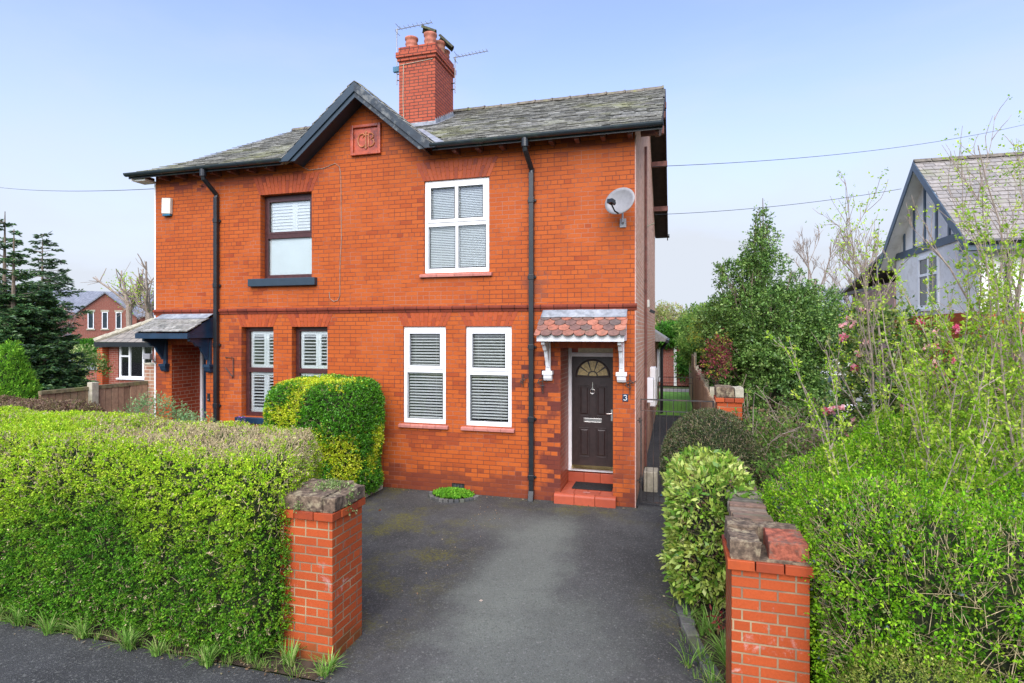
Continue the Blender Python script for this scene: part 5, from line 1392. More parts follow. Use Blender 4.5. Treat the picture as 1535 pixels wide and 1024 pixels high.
br_ = empty('berberis', (.85, 13.3, 0), 'maroon and yellow leaved shrub hanging over the far fence', 'shrub')
volume(br_, [((.86, 13.2, 2.1), (.32, .5, .45)), ((.9, 13.4, 2.5), (.28, .5, .35))], 380, 6, .05, .03, [(.22, .04, .06), (.16, .05, .05), (.30, .08, .09), (.35, .34, .05), (.14, .2, .04)], M['leaf'], shell=.2)
limbs(br_, (1.0, 13.4, 0), [(.6, 13.2, 2.2), (1.0, 13.4, 2.7), (.9, 13, 2.2)], .04, M['bark_dark'])

cm = empty('camellia', (3.1, 9.6, 0), 'large camellia with pink blooms behind the hedge shoots', 'shrub')
CB = [((2.85, 9.3, 2.1), (.75, .7, 1.0)), ((3.7, 9.2, 1.7), (.8, .7, 1.1)), ((4.4, 9.2, 1.8), (.6, .7, 1.0))]
volume(cm, CB, 5200, 5, .075, .04, [(.05, .12, .02), (.09, .18, .03), (.22, .30, .06), (.3, .36, .1)], M['gloss'], shell=.5, seed=8)
limbs(cm, (3.3, 9.6, 0), [np.array(c) + unit(RNG.normal(size=3)) * np.array(r) * .9 for c, r in CB for _ in range(4)], .04, M['bark'])
fp = []
while len(fp) < 95:
    c, r = CB[RNG.integers(0, 3)]; d = unit(RNG.normal(size=3)); 
    if d[1] > .3: continue
    p = np.array(c) + d * np.array(r) * 1.05
    if p[2] > 1.2: fp.append(p)
pet, pt = [], []
for p in fp:
    n = 16; out = unit(np.array([-.3, -1, .2]) + RNG.normal(size=3) * .5); q = np.tile(p, (n, 1)) + RNG.normal(size=(n, 3)) * .01
    pet.append(leaf_verts(q, unit(out * .5 + RNG.normal(size=(n, 3)) * .8), .07, .055)); pt.append(pick([[(.85, .22, .32), (.90, .38, .45), (.75, .12, .25)], [(.92, .5, .52), (.9, .62, .58)]][RNG.integers(0, 2)], n, .08))
fast_mesh('blossom', np.concatenate(pet), 4, M['petal'], cm, np.concatenate(pt))

# brambles and undergrowth between wall and hedge
bb = empty('bramble_thicket', (1.7, 10.5, 0), 'tangled brown bramble thicket with sparse leaves below the holly', 'brambles')
S = [(RNG.uniform(.95, 3.6), RNG.uniform(8.0, 13.0), 0) for _ in range(240)]
A_, B_, r0_, r1_ = [], [], [], []; lp = []
for s in S:
    P, _ = curve_pts(s, (RNG.normal() * .5, RNG.normal() * .4, 1), RNG.uniform(1.0, 2.3), 9, .22, -.13); P[:, 2] = np.maximum(P[:, 2], .02); P[:, 0] = np.maximum(P[:, 0], 1.0)
    A_.append(P[:-1]); B_.append(P[1:]); r0_.append(np.full(9, .006)); r1_.append(np.full(9, .005)); lp.append(P[2:])
    for _ in range(3):
        Q, _d = curve_pts(P[RNG.integers(2, 9)], RNG.normal(size=3) + np.array([0, 0, .5]), .5, 4, .25, 0); A_.append(Q[:-1]); B_.append(Q[1:]); r0_.append(np.full(4, .003)); r1_.append(np.full(4, .002)); lp.append(Q)
fast_mesh('stems', stick_faces(*map(np.concatenate, (A_, B_, r0_, r1_)), 4), 4, M['bark_pale'], bb)
Q = np.concatenate(lp); Q = Q[RNG.integers(0, len(Q), 5200)] + RNG.normal(size=(5200, 3)) * .04
b_, ax, si = sprigs(Q, unit(RNG.normal(size=Q.shape)), 4, .05, .035, .06, .9, .1)
fast_mesh('leaves', leaf_verts(b_, ax, .05 * RNG.uniform(.6, 1.2, len(b_)), .034), 4, M['leaf'], bb, pick([(.10, .20, .03), (.18, .30, .05), (.26, .36, .08), (.22, .16, .09), (.16, .11, .07)], len(Q), .15)[si])
iv = empty('ivy_shrub', (1.25, 8.6, 0), 'loose light green shrub spilling behind the low wall', 'shrub')
volume(iv, [((1.25, 8.9, .8), (.5, .8, .75)), ((1.9, 9.2, .6), (.7, .9, .7)), ((1.15, 7.6, .7), (.3, .6, .6))], 3600, 5, .045, .03, [(.12, .24, .04), (.2, .34, .06), (.08, .16, .03), (.22, .18, .1)], M['leaf'], shell=.3)
limbs(iv, (1.4, 8.9, 0), [(1.2, 8.7, 1.3), (1.8, 9, 1.1), (1.1, 8, 1.1), (1.5, 9.3, 1.4)], .02, M['bark_pale'])

# ------------------------------------------------------------------ small ground plants
def clump(x, y, n, L, lab, pal=((.16, .32, .05), (.24, .42, .08), (.12, .26, .04), (.34, .44, .14)), w=.014, lean=.75):
    e = empty('lily_clump', (x, y, 0), lab, 'plant', 'strap leaved clumps along the hedges and bed')
    c = [(x + RNG.normal() * .035, y + RNG.normal() * .03, 0) for _ in range(4)]
    blades('leaves', c, max(6, n // 4), L, w, list(pal), e, lean)
for (x, y, n, L, lab) in ((-5.55, 3.94, 60, .26, 'strap leaved clump under the hedge beside the dead leaves'), (-6.35, 3.98, 55, .24, 'strap leaved clump under the hedge at the left edge'),
        (-4.62, 3.88, 75, .30, 'large fan of strap leaves on the pavement edge under the middle of the hedge'), (-3.42, 4.05, 80, .32, 'strap leaved clump left of the mossy pillar foot'),
        (-3.12, 4.08, 60, .24, 'strap leaved clump at the front of the mossy pillar foot'), (-2.72, 4.06, 70, .20, 'strap leaved clump at the right corner of the mossy pillar foot'),
        (.10, 6.05, 26, .26, 'sparse clump leaning over the drive, farthest back of the bed'), (.12, 5.75, 26, .26, 'sparse clump leaning over the drive by the laurel foot'), (.30, 5.55, 90, .30, 'thick strap leaved clump below the laurel'),
        (.22, 5.0, 50, .22, 'pale strap leaved clump at the setts beside the worn drive'), (.42, 5.15, 80, .28, 'strap leaved clump beside the red leaved plant'), (.36, 4.72, 60, .22, 'strap leaved clump between setts and broken pillar'), (.47, 4.9, 90, .34, 'tall strap leaved clump behind the broken pillar')):
    clump(x, y, n, L, lab)
for (x, y, n, L, lab) in ((-6.0, 3.96, 70, .26, 'strap leaved clump second from the left edge'), (-5.2, 3.93, 60, .28, 'strap leaved clump right of the dead leaves'), (-4.3, 3.90, 40, .2, 'small strap leaved clump between the large fan and the mossy pillar'), (-3.75, 3.92, 70, .26, 'strap leaved clump under the right end of the hedge')):
    clump(x, y, n, L, lab)
wd = empty('weed_patch', (cxr, 8.98, 0), 'bright green weed mat in the half ring by the house wall', 'weeds')
pts = []
while len(pts) < 900:
    a, b2 = RNG.uniform(-1, 1, 2)
    if a * a + b2 * b2 < 1: pts.append((cxr + a * .36, 9.06 + b2 * .2, .03 + .07 * (1 - a * a - b2 * b2)))
P = np.array(pts); b_, ax, si = sprigs(P, np.tile([0, 0, 1.], (len(P), 1)), 5, .03, .02, .03, .9, .3)
fast_mesh('leaves', leaf_verts(b_, ax, .032, .024), 4, M['leaf'], wd, pick([(.16, .42, .03), (.25, .50, .05), (.10, .30, .02)], len(P), .12)[si])
# grass and litter along the foot of the hedge and bed
cc = [(RNG.uniform(-7.2, -2.85), 3.985 + RNG.normal() * .035, 0) for _ in range(150)] + [(.12 + RNG.normal() * .07 + max(0, (5.6 - y_)) * .18, y_, 0) for y_ in RNG.uniform(4.6, 6.4, 50)]
tag(blades('verge_grass', cc, 7, .11, .006, [(.12, .26, .03), (.2, .34, .06), (.3, .32, .12), (.08, .18, .02)], None, .7), 'short fine grass along the hedge foot and the right bed', 'grass', kind='stuff')
nL = 420; P = np.stack([RNG.uniform(-7.4, -2.6, nL), 4.0 + RNG.normal(size=nL) * .06, np.full(nL, .012)], 1); P2 = np.stack([.25 + RNG.normal(size=160) * .12, RNG.uniform(4.5, 7, 160), np.full(160, .012)], 1); P3 = np.stack([-2.6 - RNG.random(60) * .5 + .1, RNG.uniform(4.7, 8.8, 60), np.full(60, .01)], 1); P4 = np.stack([RNG.uniform(-4.9, -.7, 120), 9.22 - np.abs(RNG.normal(size=120)) * .07, np.full(120, .01)], 1)
P = np.concatenate([P, P2, P3, P4]); ax = RNG.normal(size=P.shape); ax[:, 2] = np.abs(ax[:, 2]) * .2; ax = unit(ax); Ls = RNG.uniform(.012, .035, len(P))
fast_mesh('leaf_litter', leaf_verts(P, ax, Ls, Ls * .6, np.tile([0, 0, 1.], (len(P), 1)) * 1.0 + np.array([.01, 0, 0])), 4, M['leaf'], None, pick([(.24, .15, .08), (.36, .26, .15), (.14, .09, .05), (.45, .36, .22)], len(P), .15), label='brown leaf crumbs along the hedge foot, the bed and the house wall', cat='leaf litter', kind='stuff')
# creeping weed on the left cap
cw_ = empty('creeping_weed', (-2.98, 4.5, 1.4), 'pale creeping weed on the mossy pillar cap', 'weeds')
P = np.concatenate([np.array([-3.0, 4.52, 1.41]) + RNG.normal(size=(260, 3)) * np.array([.08, .07, .008]), np.array([-2.755, 4.45, 1.3]) + RNG.normal(size=(70, 3)) * np.array([.012, .05, .07]), np.array([-3.1, 4.19, 1.3]) + RNG.normal(size=(26, 3)) * np.array([.02, .006, .03])])
b_, ax, si = sprigs(P, unit(RNG.normal(size=P.shape) + np.array([0, 0, .6])), 3, .018, .012, .02, .9, .1)
fast_mesh('leaves', leaf_verts(b_, ax, .018, .013), 4, M['leaf'], cw_, pick([(.24, .32, .12), (.34, .40, .18), (.15, .25, .06)], len(P), .15)[si])
rp = empty('red_leaved_plant', (.42, 5.35, 0), 'small plant with red leaves in the bed below the laurel', 'plant')
P = np.array([.42, 5.35, .22]) + RNG.normal(size=(60, 3)) * np.array([.06, .06, .06])
fast_mesh('leaves', leaf_verts(P, unit(RNG.normal(size=P.shape) + np.array([0, -.2, .7])), .06, .022), 4, M['leaf'], rp, pick([(.42, .06, .07), (.3, .08, .06), (.2, .14, .06)], 60, .15))
limbs(rp, (.44, 5.4, 0), [(.38, 5.3, .3), (.5, 5.4, .33), (.42, 5.5, .35), (.55, 5.3, .4)], .008, M['bark_dark'], 'stems', wob=.01)
for (x, y, a, c, lab) in ((-4.95, 3.80, .3, (.55, .48, .36), 'pale curled dead leaf on the pavement under the hedge'), (-5.12, 3.86, 1.4, (.5, .42, .3), 'larger pale dead leaf beside the strap leaves'), (-4.8, 3.86, 2.2, (.4, .3, .2), 'tan dead leaf nearest the middle of the hedge foot'),
                      (-4.45, 8.0, .7, (.45, .14, .05), 'rust coloured leaf on the drive near the golden shrub'), (-2.62, 8.35, 1.9, (.5, .22, .12), 'small orange leaf on the drive below the weed patch'), (-1.95, 5.6, .2, (.6, .5, .42), 'tiny pale leaf in the middle of the drive')):
    e = MB(); L = .028 if y < 6 else .035
    for k in range(3):
        pass
    P = np.array([[x, y, .012]]); ax = np.array([[math.cos(a), math.sin(a), .12]])
    o = fast_mesh('dead_leaf', leaf_verts(P, unit(ax), L * 1.6, L, np.array([[0, 1, .3]])), 4, M['leaf'], None, np.array([c]), label=lab, cat='leaf', group='dead leaves on the asphalt')
# ------------------------------------------------------------------ neighbouring house on the right
nb = empty('neighbour_house', (9.5, 19.2, 0), 'white rendered house with half timbered gable and grey slate roof at the right edge', 'house')
X0, Y0, Y1, YR, ZE, ZR = 7.15, 16.5, 21.9, 19.2, 5.35, 7.75
w = MB(); w.quad((X0, Y1, 3.3), (X0, Y0, 3.3), (X0, Y0, ZE), (X0, YR, ZR), (X0, Y1, ZE)); w.quad((X0, Y0, 3.3), (16, Y0, 3.3), (16, Y0, ZE), (X0, Y0, ZE)); w.quad((16, Y1, 3.3), (X0, Y1, 3.3), (X0, Y1, ZE), (16, Y1, ZE))
w.build('rendered_wall', M['render'], nb)
w = MB(); w.box(X0 - .03, 16, Y0 - .03, Y1 + .03, 0, 3.3); w.build('brick_wall', M['brick'], nb)
def slopes(m, xa, xb, ys, zs, ye, ze, mat, parent, step=.2, wid=(.22, .30)):
    d = Vector((0, ye - ys, ze - zs)); L = d.length; d.normalize(); n = Vector((0, -d.z, d.y)); n = n if n.z > 0 else -n
    rows = int(L / step); t = MB()
    for r in range(rows + 1):
        x = xa - random.random() * .2
        while x < xb:
            wv = random.uniform(*wid); a, b = max(x, xa), min(x + wv - .012, xb); x += wv
            if b - a < .03: continue
            p0 = Vector((0, ys, zs)) + d * (r * step) + n * random.uniform(.028, .036); p1 = Vector((0, ys, zs)) + d * min(L, (r + 1.5) * step) + n * .006
            vs = [(a, p0.y, p0.z), (b, p0.y, p0.z), (b, p1.y, p1.z), (a, p1.y, p1.z)]; vs += [(X, y - n.y * .014, z - n.z * .014) for X, y, z in vs]
            t.add(vs, [(0, 1, 2, 3), (7, 6, 5, 4), (0, 4, 5, 1), (1, 5, 6, 2), (2, 6, 7, 3), (3, 7, 4, 0)])
    return t.build('roof_slates', mat, parent)
b = MB(); yo, zo = Y0 - .42, ZE - .42 * .89
for (ya, za, yb, zb) in ((yo, zo, YR, ZR), (YR, ZR, Y1 + .42, zo)):
    b.quad((X0 - .42, ya, za), (16, ya, za), (16, yb, zb), (X0 - .42, yb, zb)); b.quad((X0 - .42, yb, zb - .06), (16, yb, zb - .06), (16, ya, za - .06), (X0 - .42, ya, za - .06))
nr = b.build('roof', M['render'], nb)
slopes(None, X0 - .44, 12.6, yo, zo + .01, YR, ZR + .01, M['slate2'], nr)
rb_ = MB(); x = X0 - .44
while x < 13: rb_.prism([(YR - .14, ZR - .03), (YR, ZR + .09), (YR + .14, ZR - .03)], lambda u, v, t: (t, u, v), x, x + .42); x += .44
rb_.build('ridge_tiles', M['ridge'], nr)
nbb = plain('slate_blue_gable_timber', (.07, .11, .155), .5, .12, 5, .1)
g = MB()
for (ya, za, yb, zb) in ((yo, zo, YR, ZR), (YR, ZR, Y1 + .42, zo)):
    g.prism([(ya, za - .24), (yb, zb - .24), (yb, zb + .02), (ya, za + .02)], lambda u, v, t: (t, u, v), X0 - .46, X0 - .425)
g.build('bargeboard', nbb, nr)
g = MB(); g.box(X0 - .035, X0 - .002, Y0, Y1, ZE - .16, ZE + .06)
for y in np.linspace(Y0 + .75, Y1 - .75, 6):
    zt = ZR - abs(y - YR) * .89; g.box(X0 - .033, X0 - .002, y - .055, y + .055, ZE + .062, zt - .05)
g.build('gable_timbers', nbb, nb)
g = MB(); g.box(X0 - .44, 14, yo - .03, yo, zo - .22, zo - .03); g.build('fascia', nbb, nr); MB().tube([(X0 - .4, yo - .09, zo - .03), (14, yo - .09, zo - .03)], .055, 8).build('gutter', M['black'], nr)
MB().box(X0 - .42, X0 - .0, Y0 - .4, Y0 + .0, zo - .2, zo + .0).build('gable_foot', nbb, nr)
w = MB()
def sidebars(m, x0, x1, y0, y1, z0, z1, t): m.box(x0, x1, y0, y0 + t, z0, z1); m.box(x0, x1, y1 - t, y1, z0, z1); m.box(x0, x1, y0 + t, y1 - t, z0, z0 + t); m.box(x0, x1, y0 + t, y1 - t, z1 - t, z1)
sidebars(w, X0 - .04, X0 + .02, 18.65, 20.05, 3.5, 5.05, .09); w.box(X0 - .035, X0 + .015, 19.31, 19.39, 3.59, 4.96); w.box(X0 - .03, X0 + .01, 18.74, 19.31, 4.45, 4.53); w.box(X0 - .03, X0 + .01, 19.39, 19.96, 4.45, 4.53)
w.box(X0 - .09, X0 - .04, 18.6, 20.1, 3.42, 3.5)
wo = w.build('window', M['white'], nb, bevel=.006); MB().box(X0 - .006, X0 - .001, 18.7, 20.0, 3.55, 5.0).build('pane', M['carglass'], wo)
MB().tube([(7.7, Y0 - .07, 0), (7.7, Y0 - .07, 4.95)], .05, 8).build('downpipe', M['black'], nb)
w = MB(); w.box(9.2, 9.9, Y0 - .04, Y0, 3.6, 4.9); wo = w.build('window', M['white'], nb); MB().box(9.28, 9.82, Y0 - .05, Y0 - .041, 3.7, 4.8).build('pane', M['carglass'], wo)
e = MB(); e.box(X0 - .05, 11, Y1 + .031, 26.5, 0, 4.5); eo = e.build('rear_extension', M['pebbledash'], nb)
e = MB(); e.prism([(Y1 + .04, 5.4), (26.9, 4.35), (26.9, 4.45), (Y1 + .04, 5.5)][::-1], lambda u, v, t: (t, u, v), X0 - .4, 11.3); e.build('extension_roof', M['slate2'], eo)
MB().box(X0 - .44, X0 - .401, Y1 + .1, 26.9, 4.3, 4.42).build('extension_gutter', M['black'], eo)

# ------------------------------------------------------------------ houses far off
def xf(m, c, a):
    R_ = Matrix.Rotation(a, 3, 'Z'); m.v = [tuple(R_ @ Vector(v) + Vector(c)) for v in m.v]; return m
def far_house(c, a, W, D, ze, zr, label, wallm, gable=None, name='distant_house', wins=(), low=None, group=None):
    h = empty(name, (c[0], c[1], 0), label, 'house', group)
    m = MB(); m.box(-W / 2, W / 2, 0, D, 0, ze); m.add([(-W / 2, 0, ze), (-W / 2, D, ze), (-W / 2, D / 2, zr)], [(0, 1, 2)]); m.add([(W / 2, 0, ze), (W / 2, D, ze), (W / 2, D / 2, zr)], [(0, 2, 1)])
    if gable:
        gx, gw, gz, ge, gp = gable; m.box(gx - gw / 2, gx + gw / 2, -gp, -.003, 0, ge); m.add([(gx - gw / 2, -gp, ge), (gx + gw / 2, -gp, ge), (gx, -gp, gz)], [(0, 1, 2)])
    xf(m, c, a).build('wall', wallm, h)
    m = MB(); o = .3; th = .12; k = (zr - ze) / (D / 2)
    m.prism([(-o, ze - o * k), (D / 2, zr), (D + o, ze - o * k), (D + o, ze - o * k + th), (D / 2, zr + th), (-o, ze - o * k + th)][::-1], lambda u, v, t: (t, u, v), -W / 2 - .25, W / 2 + .25)
    if gable:
        s = (gz - ge) / (gw / 2); zq = [(gx - gw / 2 - .25, ge - .25 * s), (gx, gz), (gx + gw / 2 + .25, ge - .25 * s), (gx + gw / 2 + .25, ge - .25 * s + th), (gx, gz + th + .03), (gx - gw / 2 - .25, ge - .25 * s + th)]
        m.prism(zq[::-1], lambda u, v, t: (u, t, v), D / 2 * .9, -gp - .2)
    r = xf(m, c, a).build('roof', M['slate_far'], h)
    for (x, z, w, hh, y) in wins:
        m = MB(); bars(m, x - w / 2, x + w / 2, z, z + hh, .07, y - .05, y - .002)
        if w > .8: m.box(x - .035, x + .035, y - .048, y - .004, z + .07, z + hh - .07)
        wo = xf(m, c, a).build('window', M['white'], h); m = MB(); m.box(x - w / 2 + .07, x + w / 2 - .07, y - .02, y - .003, z + .07, z + hh - .07); xf(m, c, a).build('pane', M['carglass'], wo)
        m = MB(); m.box(x - w / 2 - .1, x + w / 2 + .1, y - .09, y - .003, z - .14, z - .005); m.box(x - w / 2 - .1, x + w / 2 + .1, y - .03, y - .003, z + hh + .005, z + hh + .2); xf(m, c, a).build('lintel_and_sill', M['concrete'], wo)
    if low:
        lx, lw, lz, lp = low; m = MB(); m.box(lx - lw / 2, lx + lw / 2, -lp, -.01, 0, lz); wq = xf(m, c, a).build('porch', M['render'], h)
        m = MB(); m.prism([(-lp - .3, lz), (-.02, lz + 1.0), (-.02, lz + 1.1), (-lp - .3, lz + .12)][::-1], lambda u, v, t: (t, u, v), lx - lw / 2 - .2, lx + lw / 2 + .2); xf(m, c, a).build('porch_roof', M['slate_far'], wq)
        m = MB(); m.box(lx - .6, lx + .6, -lp - .03, -lp - .001, .8, 1.9); xf(m, c, a).build('porch_window', M['carglass'], wq)
    return h
aL = math.atan(1.267)
far_house((-57.5, 45.5, 0), aL, 17, 9, 4.6, 7.2, 'distant brown brick house with three slit windows under its gable, left background', M['far_brick'],
          gable=(.3, 5.4, 6.75, 4.35, 2.2), wins=((-.85, 3.15, .5, 1.7, -2.2), (.3, 3.15, .5, 1.7, -2.2), (1.45, 3.15, .5, 1.7, -2.2)), low=(-4.6, 4.5, 1.9, 2.0))
m = MB(); m.box(-1.9, 3.6, -2.6, -2.21, 0, 2.2)
far_house((-46, 52, 0), aL - .1, 14, 8, 4.5, 6.8, 'distant pale house with slate roof behind the cut back trees', M['render'], wins=((-3, 2.8, 1.4, 1.2, 0), (2, 2.8, 1.4, 1.2, 0)))
far_house((14.0, 50, 0), -.1, 16, 8, 4.2, 6.4, 'distant low pale house with grey roof seen between the bare trees on the right', M['render'], wins=((-5, 2.2, 1.8, 1.2, 0), (-1, 2.2, 1.8, 1.2, 0), (3.5, 2.2, 1.8, 1.2, 0)))
# bungalow beyond the fence
bg = empty('bungalow', (-17, 18, 0), 'brick bungalow with white window and grey tiled hipped roof beyond the left fence', 'bungalow')
m = MB(); bx0, bx1, by0, by1 = -19.85, -12.5, 16.0, 22.0
wx0, wx1, wz0, wz1 = -19.40, -17.85, 1.15, 2.38
for (a, b_, c, d) in ((bx0, wx0, 0, 2.5), (wx1, bx1, 0, 2.5), (wx0, wx1, 0, wz0), (wx0, wx1, wz1, 2.5)): m.quad((a, by0, c), (b_, by0, c), (b_, by0, d), (a, by0, d))
m.quad((bx0, by1, 0), (bx0, by0, 0), (bx0, by0, 2.5), (bx0, by1, 2.5)); m.quad((bx1, by0, 0), (bx1, by1, 0), (bx1, by1, 2.5), (bx1, by0, 2.5)); m.quad((bx1, by1, 0), (bx0, by1, 0), (bx0, by1, 2.5), (bx1, by1, 2.5))
m.build('wall', M['far_brick'], bg)
m = MB(); m.box(bx0 - .25, bx0 - .002, by0 - .25, by0 + .3, 0, 2.25); m.build('corner_pier', M['pillar_brick'], bg); MB().box(bx0 - .29, bx0 + .03, by0 - .29, by0 + .34, 2.252, 2.40).build('pier_cap', M['metal'], bg)
m = MB(); e_ = .3
A0 = [(bx0 - e_, by0 - e_, 2.45), (bx1 + e_, by0 - e_, 2.45), (bx1 + e_, by1 + e_, 2.45), (bx0 - e_, by1 + e_, 2.45), (bx0 + 2.9, 19, 4.35), (bx1 - 2.9, 19, 4.35)]
m.add(A0, [(0, 1, 5, 4), (1, 2, 5), (2, 3, 4, 5), (3, 0, 4), (3, 2, 1, 0)]); bro = m.build('roof', brick('concrete_roof_tile', (.30, .27, .23), (.25, .23, .20), (.18, .17, .15), (.10, .09, .08), (.13, .12, .11), w=.33, h=.27, ms=.02, rough=.9), bg)
m = MB()
for (p, q) in ((A0[0], A0[4]), (A0[1], A0[5]), (A0[4], A0[5])):
    p, q = Vector(p), Vector(q); n = int((q - p).length / .38)
    for i in range(n): a, b_ = p + (q - p) * i / n, p + (q - p) * (i + 1.1) / n; m.tube([a + Vector((0, 0, .03)), b_ + Vector((0, 0, .07))], [.10, .085], 8)
m.build('ridge_tiles', M['concrete'], bro)
m = MB(); m.box(bx0 - e_, bx1 + e_, by0 - e_ - .04, by0 - e_ - .001, 2.28, 2.44); m.build('fascia', M['black'], bro)
m = MB(); yw = by0 + .03; bars(m, wx0, wx1, wz0, wz1, .06, yw, yw + .06); 
for x in (-18.93, -18.30): m.box(x - .035, x + .035, yw, yw + .06, wz0 + .06, wz1 - .06)
m.box(wx0 + .06, -18.965, yw + .002, yw + .058, 1.90, 1.96); m.box(-18.265, wx1 - .06, yw + .002, yw + .058, 1.90, 1.96); m.box(wx0 - .05, wx1 + .05, by0 - .06, by0 + .02, wz0 - .06, wz0 - .003)
wo = m.build('window', M['white'], bg, bevel=.004); MB().box(wx0 + .04, wx1 - .04, yw + .03, yw + .036, wz0 + .04, wz1 - .04).build('pane', M['glass'], wo)
m = MB(); m.box(wx0 - .3, wx1 + .3, by0 + .9, by0 + .95, 0, 2.5); m.build('inner_room', plain('grey_green_curtain', (.12, .16, .16), .9, .3, 6, 0), bg)
cu = MB()
for x in (-19.25, -18.72, -18.55, -18.05): cu.box(x - .03, x + .03, by0 + .3, by0 + .33, 1.1, 2.4)
cu.build('vertical_blind', M['blind_grey'], wo)
lw = empty('garden_wall', (-23, 16, 0), 'reddish brick wall with dark coping in front of the silver car', 'wall')
MB().box(-26, bx0 - .26, 15.9, 16.15, 0, 1.42).build('wall', M['far_brick'], lw); MB().box(-26, bx0 - .26, 15.85, 16.2, 1.422, 1.55).build('coping', M['metal'], lw)
# brick shed with ivy at the end of the garden
sh = empty('garden_shed', (-.9, 31, 0), 'ivy covered brick outbuilding at the far end of the back garden', 'outbuilding')
m = MB(); m.box(-4, 1.4, 31, 34, 0, 2.6); m.build('wall', M['far_brick'], sh); MB().box(-4.2, 1.6, 30.9, 34.2, 2.602, 2.75).build('roof', M['slate_far'], sh); MB().box(-.02, .12, 30.95, 30.99, 0, 2.3).build('post', M['render'], sh)
volume(sh, [((.9, 31, 1.4), (.75, .4, 1.4)), ((-.6, 31, 2.6), (1.5, .5, .55)), ((.6, 31, 2.7), (1, .5, .5))], 3500, 5, .12, .09, [(.06, .18, .02), (.10, .28, .03), (.04, .12, .02)], M['leaf'], 'ivy', shell=.4)
for i, (bl_, pal, lab) in enumerate(((( ((-.9, 36, 3.0), (1.9, 1.5, 1.6)), ((-2.6, 37, 2.6), (1.6, 1.5, 1.8))), [(.30, .36, .10), (.42, .34, .20), (.36, .40, .12)], 'pale pinkish green tree top far beyond the back garden'),
        ((((1.4, 27, 2.6), (1.2, 1.6, 1.5)), ((1.0, 24, 2.4), (.8, 1.2, 1.0))), [(.16, .28, .05), (.24, .36, .07), (.10, .2, .04)], 'light green bushy tree over the far end of the side fence'),
        ((((2.6, 22, 2.6), (1.3, 1.5, 1.6)), ((1.4, 20.5, 2.9), (.8, 1, .8))), [(.36, .38, .05), (.22, .30, .05), (.15, .24, .05)], 'yellow green shrub rising behind the maroon shrub'))):
    e = empty('garden_tree', (bl_[0][0][0], bl_[0][0][1], 0), lab, 'tree', 'garden trees beyond the side fence')
    volume(e, list(bl_), 5200, 5, .10, .06, pal, M['leaf'], shell=.3, seed=i * 3)
    limbs(e, (bl_[0][0][0], bl_[0][0][1], 0), [np.array(c) + unit(RNG.normal(size=3)) * np.array(r) * .8 for c, r in bl_ for _ in range(4)], .08, M['bark'])

# ------------------------------------------------------------------ trees on the left
def spruce(x, y, H, R_, label, n=34, bare=.0, pal=None, den=1.0, name='spruce_tree', droop=.12, nl=.085, rise=.25, seed=0, taperp=.8, zb=.2, group=None, top=None, mat=None):
    e = empty(name, (x, y, 0), label, 'tree', group); A, B, R0, R1 = [], [], [], []; lb, la_, = [], []
    z = zb; k = 0
    while z < H * .985:
        t = z / H; rad = R_ * (1 - t) ** taperp + .04
        if top and t > top[0]: rad = min(rad, top[1] * (1 - t) / (1 - top[0]) + .10)
        elif top: rad = R_ * (1 - t / (top[0] * 1.12)) ** .6 + .15
        m = int(7 + 5 * (1 - t)) if not (top and t > top[0]) else 5
        for j in range(m):
            a = RNG.uniform(0, 2 * math.pi); L = rad * RNG.uniform(.75, 1.12); ns = 7; tt = np.linspace(0, 1, ns + 1); z0_ = z; z = z0_ + RNG.uniform(-.16, .16) * H / 5
            P = np.stack([x + math.cos(a) * L * tt, y + math.sin(a) * L * tt, z + L * (rise * tt - (droop + rise) * .9 * tt ** 2 * (1 - t) + .12 * tt ** 3)], 1) + RNG.normal(size=(ns + 1, 3)) * .008
            A.append(P[:-1]); B.append(P[1:]); rr = np.linspace(.012 + .012 * (1 - t), .003, ns + 1); R0.append(rr[:-1]); R1.append(rr[1:])
            q = max(2, int(L * 26 * den)); u = RNG.uniform(.08, 1, q); i = np.minimum((u * ns).astype(int), ns - 1); base = P[i] + (P[i + 1] - P[i]) * (u * ns - i)[:, None]
            sd = np.array([-math.sin(a), math.cos(a), 0]); fw = np.array([math.cos(a), math.sin(a), -.1])
            for sg in (-1, 1):
                dl = unit(fw * .8 + sd * sg * .8 + RNG.normal(size=(q, 3)) * .18 + np.array([0, 0, -.08])); ll = (.34 * L * (1 - u * .65) * RNG.uniform(.5, 1.1, q) + .04)
                for c in np.linspace(0, 1, 5):
                    pb = base + dl * (ll * c)[:, None]
                    for s2 in (-1, 1): lb.append(pb); la_.append(unit(dl + np.cross(dl, [0, 0, 1]) * s2 * .7 + RNG.normal(size=(q, 3)) * .25 + np.array([0, 0, .12])))
            z = z0_
        z += (.13 + .10 * t) * (2.2 if top and t > top[0] else 1) / max(.6, den) * (H / 6)
    P = np.array([[x, y, 0], [x, y, H * .5], [x + .03, y, H]])
    fast_mesh('trunk', stick_faces(P[:-1], P[1:], np.array([.05 + H * .012, .03 + H * .006]), np.array([.03 + H * .006, .008]), 8), 4, M['bark'], e)
    fast_mesh('branches', stick_faces(*map(np.concatenate, (A, B, R0, R1)), 4), 4, M['bark'], e)
    Pb, Ax = np.concatenate(lb), np.concatenate(la_)
    if bare: kk = RNG.random(len(Pb)) > bare; Pb, Ax = Pb[kk], Ax[kk]
    Ls = nl * RNG.uniform(.7, 1.2, len(Pb))
    fast_mesh('needles', leaf_verts(Pb, Ax, Ls, Ls * .32), 4, M['needle'], e, pick(pal or [(.04, .11, .035), (.06, .15, .04), (.12, .23, .06), (.025, .065, .028)], len(Pb), .18))
    return e
spruce(-14.95, 9.5, 5.6, 1.7, 'tallest dark spruce at the left edge with a long bare leader', den=.9, top=(.70, .50))
spruce(-14.2, 9.2, 5.1, 1.2, 'dark spruce with thin forked leader, just right of the tallest', den=.9, top=(.68, .42))
